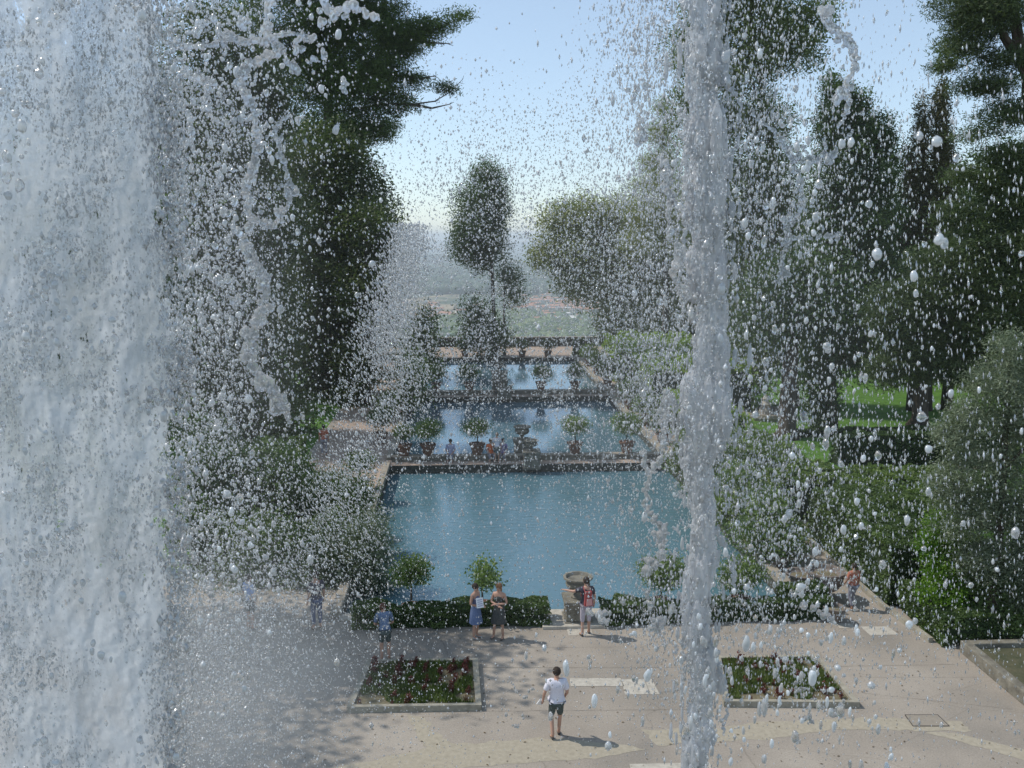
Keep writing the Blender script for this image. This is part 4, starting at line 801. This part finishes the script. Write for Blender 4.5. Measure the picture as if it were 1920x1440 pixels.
wood('far_woods', 3000, 2700, 6500, 1, 12, leafmat('plain_tree_leaves', (.02, .05, .022), (.05, .085, .035), 0), thr=.40, sc_=600.)
# houses of the town on the plain
TILE = solid('clay_roof_tile', (.36, .17, .11), (.52, .29, .20), .2, .9); WALLS = [solid('plaster', (.45, .38, .28), (.62, .54, .43), .05, .9), solid('pale_plaster', (.6, .57, .5), (.7, .66, .6), .05, .9)]
SHED = solid('pale_metal_roof', (.60, .58, .55), (.72, .70, .68), .05, .8); WIN = solid('window_dark', (.05, .06, .07))
def house(w_, d_, h_, rf, wm, rm, label, group):
    t = empty('house', (0, 0, 0), 0, label, 'house', group)
    b = MB().box(-w_/2, w_/2, -d_/2, d_/2, -3, h_)
    b.build('wall', wm, t)
    r_ = MB(); e = .6; r_.add([(-w_/2-e, -d_/2-e, h_), (w_/2+e, -d_/2-e, h_), (w_/2+e, d_/2+e, h_), (-w_/2-e, d_/2+e, h_), (-w_/2-e, 0, h_+rf), (w_/2+e, 0, h_+rf)], [(0, 1, 5, 4), (3, 4, 5, 2), (0, 4, 3), (1, 2, 5), (0, 3, 2, 1)])
    r_.build('roof', rm, t)
    return t
types = [house(13, 10, 6.5, 2.2, WALLS[0], TILE, 'small ochre house with a clay tile roof in the hazy valley town', 'ochre houses of the valley town'),
         house(20, 11, 9, 2.4, WALLS[1], TILE, 'pale two storey apartment house with a clay tile roof in the hazy valley town', 'pale apartment houses of the valley town'),
         house(46, 20, 6, 1.6, WALLS[1], SHED, 'long low shed with a pale metal roof among the valley trees', 'pale sheds of the valley town')]
kids = {t: list(t.children) for t in types}
def place(t, first, x, Y, rz, s):
    if first: o = t
    else:
        o = t.copy(); C.objects.link(o)
        for k in kids[t]: c = k.copy(); C.objects.link(c); c.parent = o
    o.location = (x, Y, ground_z(x, Y)); o.rotation_euler = (0, 0, rz); o.scale = (s, s, s)
seen = set(); cnt = 0
while cnt < 230:
    u = rnd.random()
    if u < .62: px = rnd.gauss(1065, 50); Y = rnd.gauss(2260, 150)
    elif u < .84: px = rnd.uniform(950, 1180); Y = rnd.gauss(1900, 110)
    else: px = rnd.gauss(815, 45); Y = rnd.gauss(1980, 160)
    if px < 745 or px > 1250: continue
    x = W(px, 560, Y)[0]; k = rnd.choices([0, 1, 2], [.6, .32, .08])[0]
    place(types[k], k not in seen, x, Y, rnd.uniform(-.6, .6), rnd.uniform(.85, 1.2)); seen.add(k); cnt += 1
# ------------------------------------------------------------------ air
hz = MB().box(-9500, 9500, -80, 15900, -190, 62).build('haze', None or bpy.data.materials['eye'])
m, nt, out = newmat('haze_air'); v = N(nt, 'ShaderNodeVolumePrincipled'); v.inputs['Color'].default_value = (.84, .90, .98, 1); v.inputs['Density'].default_value = HAZE; v.inputs['Anisotropy'].default_value = .2
nt.links.new(v.outputs[0], out.inputs['Volume']); hz.data.materials.clear(); hz.data.materials.append(m); tag(hz, kind='stuff')
NS1, NS2, NS3, NS4, NS6 = 47000, 16000, 42000, 36000, 12000
MISTS = [(380, 1300, 440, 380, 3.4, .75, .5), (1200, 620, 760, 800, 3.4, .10, .6), (440, 560, 230, 800, 3.4, .16, .4)]
# ------------------------------------------------------------------ water in the air
D0 = 3.0
ico1 = bmesh.new(); bmesh.ops.create_icosphere(ico1, subdivisions=1, radius=1); I1v = np.array([v.co[:] for v in ico1.verts]); I1f = np.array([[v.index for v in f.verts] for f in ico1.faces]); ico1.free()
ico2 = bmesh.new(); bmesh.ops.create_icosphere(ico2, subdivisions=3, radius=1); I2v = np.array([v.co[:] for v in ico2.verts]); I2f = np.array([[v.index for v in f.verts] for f in ico2.faces]); ico2.free()
OCv = np.array([(1, 0, 0), (-1, 0, 0), (0, 1, 0), (0, -1, 0), (0, 0, 1), (0, 0, -1)], float); OCf = np.array([(0, 2, 4), (2, 1, 4), (1, 3, 4), (3, 0, 4), (2, 0, 5), (1, 2, 5), (3, 1, 5), (0, 3, 5)])
def wpos(px, py, dj=.5, Y0=D0):
    """points of a spray sheet standing at distance Y0, scattered in depth by dj metres"""
    px = np.asarray(px, float); py = np.asarray(py, float)
    r = fw[None]+rt[None]*((px-960)/F)[:, None]+up[None]*((720-py)/F)[:, None]; t = Y0/r[:, 1]
    P = r*t[:, None]; P[:, 2] += H; P[:, 1] += rng.normal(size=len(px))*dj
    P[:, 1] = np.maximum(P[:, 1], 1.3); return P
def drops(name, label, P, rad, elong=1.5, fine=True, tilt=0., mat='drop', kind='stuff'):
    n = len(P); bv, bf = (OCv, OCf) if fine else ((I1v, I1f) if n > 1600 else (I2v, I2f)); rad = np.minimum(np.asarray(rad), 6.*mm*(.66 if P[:, 1].mean() < 2.3 else 1))[:, None, None]
    S = np.ones((n, 1, 3)); S[:, 0, 2] = elong*(.7+.8*rng.random(n)); S[:, 0, 0] = .8+.5*rng.random(n)
    Q = bv[None]*S*rad
    if not fine: q0 = np.repeat(P*37, len(bv), 0)+np.tile(bv*1.1, (n, 1)); Q = Q*(.72+.56*vnoise(q0+900).reshape(n, -1, 1)); mat = 'bigdrop' if mat == 'drop' else mat
    Q[:, :, 0] += Q[:, :, 2]*tilt
    V = (Q+P[:, None]).reshape(-1, 3); Fc = (bf[None]+(np.arange(n)*len(bv))[:, None, None]).reshape(-1, 3)
    T = np.repeat(np.clip(rng.beta(1.3, 1.5, n)*(.5 if mat == 'froth' else 1)+(.5 if mat == 'froth' else 0), .05, 1), len(bv)); o = npmesh(name, V, Fc, M[mat], None, smooth=True, tint=T); return tag(o, label, kind=kind)
def clump_keep(px, py, sc_, lo, hi, seed=0, sy=1.):
    q = fbm(np.stack([px/sc_, py/sc_/sy, px*0+seed], 1), 3); return rng.random(len(px)) < np.clip((q-lo)/(hi-lo), 0, 1)
U = lambda a, b, n: rng.uniform(a, b, n)
mm = D0/F   # one photo pixel at the spray distance
def field(parts):
    X = []; Y = []
    for px, py in parts: X.append(px); Y.append(py)
    return np.concatenate(X), np.concatenate(Y)
def fall(x0, wdt, n, side=1): return x0+side*np.abs(rng.normal(size=n))*wdt
def lognr(n, med, sg=.35): return med*np.exp(rng.normal(size=n)*sg)
# 1 dense spray beside the curtain
n = NS1; px = 300+rng.gamma(2.0, 62, n); py = U(-60, 1500, n); k = (px < 760) & clump_keep(px, py, 46, .28, .62, 1, 1.6); px, py = px[k], py[k]
drops('falling_spray', 'dense sparkling spray beside the water curtain', wpos(px, py, .35), lognr(len(px), 1.08*mm, .42), 1.6)
n = 2300; px = 300+rng.gamma(2.0, 58, n); py = U(-60, 1300, n); k = clump_keep(px, py, 60, .35, .6, 2); px, py = px[k], py[k]
drops('falling_spray', 'larger drops in the spray beside the curtain', wpos(px, py, .3), lognr(len(px), 2.5*mm, .5), 1.3, fine=False)
# 2 slanting veil falling from upper centre to lower left
n = NS2; t = rng.beta(1.1, 1.7, n); px = 770-210*t**1.3+rng.normal(size=n)*(16+62*t); py = 420+760*t; k = clump_keep(px, py, 40, .25, .5, 4, 2.2); px, py = px[k], py[k]
drops('falling_spray', 'slanting veil of fine white spray', wpos(px, py, .3, 3.6), lognr(len(px), 1.15*mm, .3), 1.9, tilt=-.35)
# 3 broad centre field, thinning to the sky
n = NS3; px = U(640, 1330, n); py = 120+rng.beta(2.2, 2.2, n)*1000; k = (rng.random(n) < np.clip((px-640)/200, .25, 1)) & clump_keep(px, py, 70, .22, .55, 5); px, py = px[k], py[k]
drops('falling_spray', 'fine spray hanging over the ponds', wpos(px, py, .5, 3.4), lognr(len(px), .86*mm*3.4/3, .38), 1.5)
n = 7000; a = rng.random(n); px = 740+560*rng.beta(2.0, 1.1, n); py = U(-20, 470, n); k = (py > 420-(px-700)*.75) & clump_keep(px, py, 60, .3, .6, 6); px, py = px[k], py[k]
drops('falling_spray', 'scattered drops against the sky', wpos(px, py, .4, 3.4), lognr(len(px), 1.1*mm, .3), 1.2)
# 4 both sides of the jet
n = NS4; px = np.where(rng.random(n) < .45, 1275-np.abs(rng.normal(size=n))*75, 1350+np.abs(rng.normal(size=n))*125); py = U(-60, 1260, n); k = clump_keep(px, py, 48, .26, .58, 7, 1.8); px, py = px[k], py[k]
drops('falling_spray', 'streaking spray around the water jet', wpos(px, py, .35), lognr(len(px), .95*mm, .40), 2.6)
n = 1000; px = 1330+rng.normal(size=n)*120; py = U(-40, 1300, n); k = (px > 1140) & clump_keep(px, py, 70, .38, .6, 8); px, py = px[k], py[k]
drops('falling_spray', 'larger drops around the water jet', wpos(px, py, .3), lognr(len(px), 2.4*mm, .5), 1.5, fine=False)
# 5 right half: sparse streaks and fat drops
n = 4300; px = 1940-560*rng.beta(1.2, 1.6, n); py = U(150, 1300, n); drops('falling_spray', 'thin streaking drops over the trees on the right', wpos(px, py, .4), lognr(n, 1.0*mm, .38), 3.4, tilt=-.10)
n = 330; px = 1400+np.abs(rng.normal(size=n))*230; py = U(250, 1240, n); k = px < 1930; px, py = px[k], py[k]
drops('falling_spray', 'fat bright drops over the trees on the right', wpos(px, py, .2, 1.9), lognr(len(px), 2.8*mm*.63, .5), 1.35, fine=False)
n = 300; px = 960+rng.beta(2, 1.6, n)*700; py = 1150+rng.beta(1.3, 1.2, n)*300; k = clump_keep(px, py, 60, .35, .58, 9); px, py = px[k], py[k]
drops('falling_spray', 'glassy drops falling over the plaza', wpos(px, py, .2, 2.0), lognr(len(px), 2.9*mm*.67, .45), 2.2, fine=False)
n = 5200; px = 700+rng.beta(1.2, 1.3, n)*1230; py = U(880, 1450, n); drops('falling_spray', 'sparse fine drops over the plaza', wpos(px, py, .4), lognr(n, .9*mm, .35), 1.6)
# 6 drifting fog of droplets lower left
n = NS6; px = 250+rng.beta(1.6, 2.4, n)*640; py = 880+rng.beta(1.6, 1.2, n)*580; drops('falling_spray', 'drifting fine spray over the lower left', wpos(px, py, .5, 3.2), lognr(n, .85*mm, .35), 1.4)
# 7 glints and beads on the front of the curtain
n = 30000; px = U(-30, 345, n); py = U(-60, 1480, n); k = clump_keep(px, py, 60, .30, .66, 11, 1.4); px, py = px[k], py[k]; P = wpos(px, py, .012, 2.075)
drops('falling_spray', 'beads of water on the curtain', P, lognr(len(px), 1.0*mm*.68, .45), 1.8, mat='froth')
n = 1500; px = U(-30, 350, n); py = U(-60, 1480, n); k = clump_keep(px, py, 90, .45, .62, 12, 1.4); px, py = px[k], py[k]
drops('falling_spray', 'lumps of water on the curtain', wpos(px, py, .02, 2.0), lognr(len(px), 3.1*mm*.66, .45), 1.3, fine=False)
# --- curtain: a thick lumpy wall of falling foam
def curtain(name, label, edge, x0, Y0, thick, amp, seed, mat):
    py = np.linspace(-140, 1560, 620); u = np.linspace(0, 1, 190); ex = np.interp(py, [e[1] for e in edge], [e[0] for e in edge])
    ex = ex+22+(fbm(np.stack([py/60, py*0+seed, py*0], 1), 3)-.5)*26
    PXg = x0+(ex[:, None]-x0)*u[None]; PYg = np.repeat(py[:, None], len(u), 1)
    r = fw+rt*((PXg.ravel()-960)/F)[:, None]+up*((720-PYg.ravel())/F)[:, None]; P = r*(Y0/r[:, 1])[:, None]; P[:, 2] += H
    a = fbm(np.stack([P[:, 0]*9, P[:, 2]*4.0, P[:, 0]*0+seed], 1), 4)-.5; b = fbm(np.stack([P[:, 0]*46, P[:, 2]*24, P[:, 0]*0+seed+3], 1), 3)-.5; c = fbm(np.stack([P[:, 0]*130, P[:, 2]*80, P[:, 0]*0+seed+7], 1), 2)-.5
    uu = np.repeat(u[None], len(py), 0).ravel(); rnd_ = np.sqrt(np.clip(1-((uu-.86)/.14).clip(0, 1)**2, 0, 1))
    front = P.copy(); front[:, 1] -= (amp*a*.8+amp*.14*b+amp*.08*c)
    back = P.copy(); back[:, 1] += thick*.5*rnd_+amp*.3*a
    h, w_ = len(py), len(u); i = np.arange(h*w_).reshape(h, w_); f1 = np.stack([i[:-1, :-1], i[:-1, 1:], i[1:, 1:], i[1:, :-1]], -1).reshape(-1, 4); f2 = f1[:, ::-1]+h*w_
    tt = np.clip((uu-.90)/.1, 0, 1)**1.3; o = npmesh(name, front, f1, M[mat], None, smooth=True, tint=tt); return tag(o, label, 'water curtain')
curtain('water_curtain', 'wide opaque curtain of foaming white water covering the left edge', [(300, -140), (302, 150), (312, 400), (334, 560), (338, 720), (328, 900), (330, 1200), (322, 1560)], -260, 2.1, .08, .034, 3., 'curtain')
n = 9000; py = U(-60, 1480, n); px = np.interp(py, [-140, 150, 400, 560, 720, 900, 1560], [300, 302, 312, 334, 338, 328, 322])+rng.normal(size=n)*17+6; k = clump_keep(px, py, 34, .3, .55, 21, 2.2); px, py = px[k], py[k]
drops('falling_spray', 'ragged spray along the edge of the curtain', wpos(px, py, .05, 2.1), lognr(len(px), 1.5*mm*.7, .5), 2.0)
# --- jets and ribbons: lumps of water fused into one surface
def fused(name, label, lumps, vox, mat, cat, group=None, jit=.25):
    """lumps: (x,y,z,rx,ry,rz)"""
    L_ = np.array(lumps); n = len(L_); bv, bf = I1v, I1f
    Q = bv[None]*L_[:, None, 3:6]*(1+jit*(rng.random((n, len(bv), 1))-.5))+L_[:, None, :3]
    o = npmesh(name, Q.reshape(-1, 3), (bf[None]+(np.arange(n)*len(bv))[:, None, None]).reshape(-1, 3), M[mat], None, smooth=True)
    m = o.modifiers.new('fuse', 'REMESH'); m.mode = 'VOXEL'; m.voxel_size = vox; m.use_smooth_shade = True
    if mat == 'jet': st = vox*1.1
    else: st = vox*.9
    tx = bpy.data.textures.get('water_noise') or bpy.data.textures.new('water_noise', 'CLOUDS'); tx.noise_scale = .02; tx.noise_depth = 2
    dm = o.modifiers.new('ripple', 'DISPLACE'); dm.texture = tx; dm.texture_coords = 'LOCAL'; dm.strength = st; dm.mid_level = .5
    return tag(o, label, cat, group)
def jetlumps(path, wid, n, Y0=3.0, spread=.5):
    out = []; ys_ = [p[1] for p in path]; xs_ = [p[0] for p in path]; ws = wid
    py = U(ys_[0], ys_[-1], n); cx = np.interp(py, ys_, xs_); hw = np.interp(py, ys_, ws)*(.55+.95*fbm(np.stack([py/55, py*0, py*0+31], 1), 3)); cx = cx+(fbm(np.stack([py/80, py*0, py*0+55], 1), 2)-.5)*34
    a = rng.normal(size=n)*np.where(rng.random(n) < .25, .75, .4); px = cx+a*hw; s = Y0/F
    P = wpos(px, py, .0, Y0); P[:, 1] += rng.normal(size=n)*hw*s*.4
    rr = s*np.where(np.abs(a) < .6, U(7, 17, n), U(2.2, 8, n))*np.clip(hw/45, .3, 1.2)
    for p, r_ in zip(P, rr): out.append((*p, r_*.8, r_*.8, r_*rnd.uniform(1.6, 5.0)))
    return out
JP = [(1330, -80), (1328, 60), (1322, 200), (1325, 320), (1330, 450), (1325, 560), (1330, 650), (1320, 740), (1312, 850), (1310, 960), (1312, 1100), (1312, 1200), (1312, 1320), (1305, 1520)]
JW = [46, 40, 33, 31, 37, 41, 32, 48, 41, 33, 31, 35, 28, 27]
JS = []
def JS_add():
    global JS
    for k in range(13):
        y0 = rnd.uniform(-20, 1300); x0 = 1320+rnd.choice([-1, 1])*rnd.uniform(18, 40); dx = (1 if x0 > 1320 else -1)*rnd.uniform(6, 34); l = rnd.uniform(60, 190)
        JS += ribbon([(1320+(x0-1320)*.4, y0-30), (x0, y0), (x0+dx*.7, y0+l*.45), (x0+dx*.9, y0+l)], 6, 2.8, Y0=3.0, nb=0)
JETCALL = lambda: fused('water_jet', 'thick white jet of water rising through the right half of the view', JS+jetlumps(JP, JW, 3600), .0036, 'jet', 'water jet', jit=.25)
def ribbon(pts, r0, r1, Y0=2.9, step=3.2, fray=.5, nb=3):
    out = []; s = Y0/F
    def run(pts, r0, r1, f):
        for i in range(len(pts)-1):
            (x0, y0), (x1, y1) = pts[i], pts[i+1]; d = math.hypot(x1-x0, y1-y0); k = max(1, int(d/step))
            for j in range(k):
                t = j/k; g = (i+t)/(len(pts)-1); r = max(2.7, (r0*(1-g)+r1*g)*(.55+.9*vnoise([[x0*.1+g*9*f, y0*.07, g*14]])[0]))
                px = x0+(x1-x0)*t+rnd.gauss(0, r*.45); py_ = y0+(y1-y0)*t+rnd.gauss(0, r*.45)
                q = W(px, py_, Y0); out.append((q[0], Y0+rnd.gauss(0, r*s*.7)+.06*math.sin(g*6+f), q[2], r*s*rnd.uniform(.6, 1.2), r*s*rnd.uniform(.5, 1), r*s*rnd.uniform(.7, 1.5)))
                if rnd.random() < fray*.3:
                    rr = r*rnd.uniform(.25, .6); q = W(px+rnd.gauss(0, r*.8), py_+rnd.gauss(0, r*.8), Y0); out.append((q[0], Y0+rnd.gauss(0, .03), q[2], rr*s, rr*s, rr*s*1.4))
    run(pts, r0, r1, 1.)
    for b in range(nb):
        i = rnd.randrange(1, len(pts)); p = pts[i]; a = rnd.uniform(0, 6.28); l = rnd.uniform(20, 60)
        run([p, (p[0]+math.cos(a)*l*.5, p[1]+abs(math.sin(a))*l*.4), (p[0]+math.cos(a)*l, p[1]+abs(math.sin(a))*l*.9)], r0*.6, r0*.45, 2.+b)
    return out
def blob(px, py, r, Y0=2.9):
    q = W(px, py, Y0); s = Y0/F; return [(q[0]+rnd.gauss(0, r*s*.5), Y0+rnd.gauss(0, r*s*.3), q[2]+rnd.gauss(0, r*s*.5), r*s*.7, r*s*.6, r*s*rnd.uniform(.7, 1.1)) for _ in range(6)]
JS_add(); JETCALL()
n = 3200; py = U(-60, 1480, n); px = np.interp(py, [p[1] for p in JP], [p[0] for p in JP])+rng.normal(size=n)*np.interp(py, [p[1] for p in JP], JW)*.62; P = wpos(px, py, .0, 3.0); P[:, 1] += rng.normal(size=n)*.045-.03
k = clump_keep(px, py, 30, .26, .56, 31, 2.); drops('falling_spray', 'froth flying off the surface of the jet', P[k], lognr(int(k.sum()), 1.25*mm, .5), 2.4, mat='froth')
G1 = 'ribbons of splashing water'
RB = [('long knotted ribbon of water winding down the upper left, starting at the top edge', [(500, -20), (492, 60), (515, 85), (490, 110), (462, 120), (458, 160), (480, 200), (490, 250), (485, 300), (460, 350), (462, 400)], 7, 7, []),
      ('hooked strand of water crossing the dark oak below the pine', [(455, 430), (470, 410), (505, 425), (530, 405), (545, 375), (550, 350), (540, 310), (530, 280), (520, 240), (540, 215), (560, 228)], 6.5, 4, [(540, 365, 10), (525, 400, 9)]),
      ('ragged rope of water hanging left of the oak at mid height', [(440, 440), (465, 490), (495, 520), (500, 580), (470, 640), (490, 700), (515, 730), (535, 780)], 10, 9, [(490, 530, 12), (520, 760, 14), (440, 560, 8)]),
      ('horizontal splash of water crossing the top left corner', [(305, 70), (340, 82), (400, 80), (430, 65), (460, 85), (500, 85), (545, 62), (590, 68)], 6, 5, [(455, 45, 9), (420, 75, 8)]),
      ('comb shaped splash of water over the pine at the top', [(600, -10), (615, 15), (640, 22), (660, 20), (690, 32), (712, 30)], 7, 5, [(650, 30, 6), (600, 40, 8)]),
      ('pear shaped falling glob of water over the pine', [(528, 80), (534, 100), (542, 118)], 2.2, 7, [(549, 127, 10)]),
      ('small falling glob of water left of the pear shaped one', [(580, 65), (570, 80), (556, 92)], 3, 8, [(556, 92, 8)]),
      ('tiny pear shaped drop beside the pine trunk', [(603, 70), (605, 90), (606, 100)], 2, 6, [(607, 103, 6)]),
      ('short bar of water above the falling globs', [(568, 108), (590, 115), (612, 124)], 4, 4, []),
      ('double drop of water in front of the dark pine', [(640, 148), (646, 165), (648, 178)], 8, 5, []),
      ('curled strand of water on the far left spray', [(350, 140), (385, 150), (395, 190), (400, 220), (425, 235)], 7, 5, [(345, 205, 6)]),
      ('winding rope of water right of the jet near the cypress', [(1420, 210), (1460, 240), (1480, 275), (1487, 310), (1492, 350), (1486, 400), (1470, 425), (1472, 470), (1466, 530)], 5, 5, [(1480, 410, 9), (1470, 515, 8)]),
      ('ribbon of water falling past the top of the lumpy cypress', [(1555, 15), (1568, 35), (1580, 60), (1592, 90), (1588, 130), (1575, 165), (1590, 200), (1580, 240)], 8, 5, [(1552, 22, 12), (1572, 180, 11)]),
      ('sideways splash of water in front of the cypress', [(1498, 292), (1520, 298), (1545, 302), (1560, 288)], 7, 8, []),
      ('branching splash of water below the sideways one', [(1475, 455), (1500, 448), (1530, 445), (1560, 440), (1580, 452)], 5, 4, []),
      ('thin hanging thread of water against the sky left of the jet', [(1222, 60), (1216, 130), (1212, 160), (1200, 200), (1190, 250)], 2.2, 3.2, [(1212, 160, 6), (1201, 255, 12)]),
      ('thin curl of water against the sky above the spreading oak', [(1056, 300), (1052, 325), (1060, 360)], 1.8, 1.3, []),
      ('stray rope of water left of the jet at pond height', [(1262, 740), (1252, 790), (1240, 830), (1218, 880), (1208, 930)], 8, 3.5, [(1258, 750, 12)]),
      ('knotted strand of water falling past the teal pond', [(1212, 850), (1222, 900), (1212, 950), (1240, 985), (1235, 1020), (1225, 1060), (1210, 1080)], 5, 7, [(1236, 1000, 11), (1215, 1050, 9)]),
      ('swan shaped splash of water over the hedge', [(1222, 1115), (1218, 1140), (1222, 1165), (1240, 1172)], 4, 9, [(1232, 1172, 12)]),
      ('bright splash of water beside the visitor at the urn', [(1108, 1160), (1125, 1155), (1140, 1148)], 6, 7, [(1130, 1150, 8)]),
      ('flat splash of water over the hedge right of the jet', [(1522, 1150), (1545, 1148), (1555, 1155)], 7, 6, []),
      ('wavy strand of water at the left edge of the jet', [(1255, 300), (1262, 380), (1256, 450), (1268, 470), (1262, 520), (1290, 560)], 6, 7, [(1270, 500, 9)]),
      ('row of tiny drops in front of the plaza left of the man in white', [(945, 1293), (965, 1288), (985, 1292), (1000, 1296)], 4, 3.5, []),
      ('second row of tiny drops lower on the plaza', [(943, 1342), (960, 1344), (985, 1345)], 4, 3.5, []),
      ('torn sheet of water on the lower left', [(380, 1090), (395, 1115), (425, 1125), (450, 1130)], 6, 5, []),
      ('jagged splash of water at the lower right over the flower bed', [(1500, 1320), (1520, 1300), (1540, 1325), (1560, 1322), (1590, 1325)], 4, 4, []),
      ('vertical splash of water over the paving near the right flower bed', [(1502, 1260), (1500, 1300), (1512, 1340), (1518, 1360)], 3, 5, [])]
for lab, pts, r0, r1, bl in RB:
    lum = ribbon(pts, r0, r1, nb=2 if len(pts) > 6 else 0)
    for q in bl: lum += blob(*q)
    fused('splash', lab, lum, .0028, 'splash', 'water splash', G1)
# mist: soft puffs of fine droplets hanging in the air
def mist(px, py, rx, rz, Y0, dens, ry=.5):
    q = W(px, py, Y0); s = Y0/F
    o = MB().ell((0, 0, 0), (1, 1, 1), 24, 16).build('mist', MISTM); o.location = (q[0], Y0, q[2]); o.scale = (rx*s, ry, rz*s)
    return tag(o, kind='stuff')
def mistmat(name, dens):
    m, nt, out = newmat(name); L = nt.links.new
    tc = N(nt, 'ShaderNodeTexCoord'); ln = N(nt, 'ShaderNodeVectorMath', operation='LENGTH'); L(tc.outputs['Object'], ln.inputs[0])
    r = N(nt, 'ShaderNodeMapRange'); r.interpolation_type = 'SMOOTHSTEP'; r.inputs['From Min'].default_value = 1; r.inputs['From Max'].default_value = 0; r.inputs['To Min'].default_value = 0; r.inputs['To Max'].default_value = dens
    L(ln.outputs['Value'], r.inputs['Value']); v = N(nt, 'ShaderNodeVolumePrincipled'); v.inputs['Color'].default_value = (.93, .95, .97, 1); v.inputs['Anisotropy'].default_value = .1
    L(r.outputs[0], v.inputs['Density']); L(v.outputs[0], out.inputs['Volume']); return m
for i, (px, py, rx, rz, Y0, d, ry) in enumerate(MISTS):
    MISTM = mistmat('mist_%d' % i, d); mist(px, py, rx, rz, Y0, d, ry)
# ------------------------------------------------------------------ render settings
sc.view_settings.view_transform = 'Standard'; sc.view_settings.look = 'None'; sc.view_settings.exposure = .15; sc.view_settings.gamma = 1
cy = sc.cycles; cy.max_bounces = 10; cy.transmission_bounces = 8; cy.transparent_max_bounces = 16; cy.diffuse_bounces = 3; cy.glossy_bounces = 4; cy.volume_bounces = 1
cy.caustics_refractive = False; cy.caustics_reflective = False; cy.sample_clamp_indirect = 6; cy.volume_step_rate = 2; cy.volume_max_steps = 64
cy.use_denoising = True; cy.use_adaptive_sampling = True; cy.adaptive_threshold = .015
sc.render.use_persistent_data = False
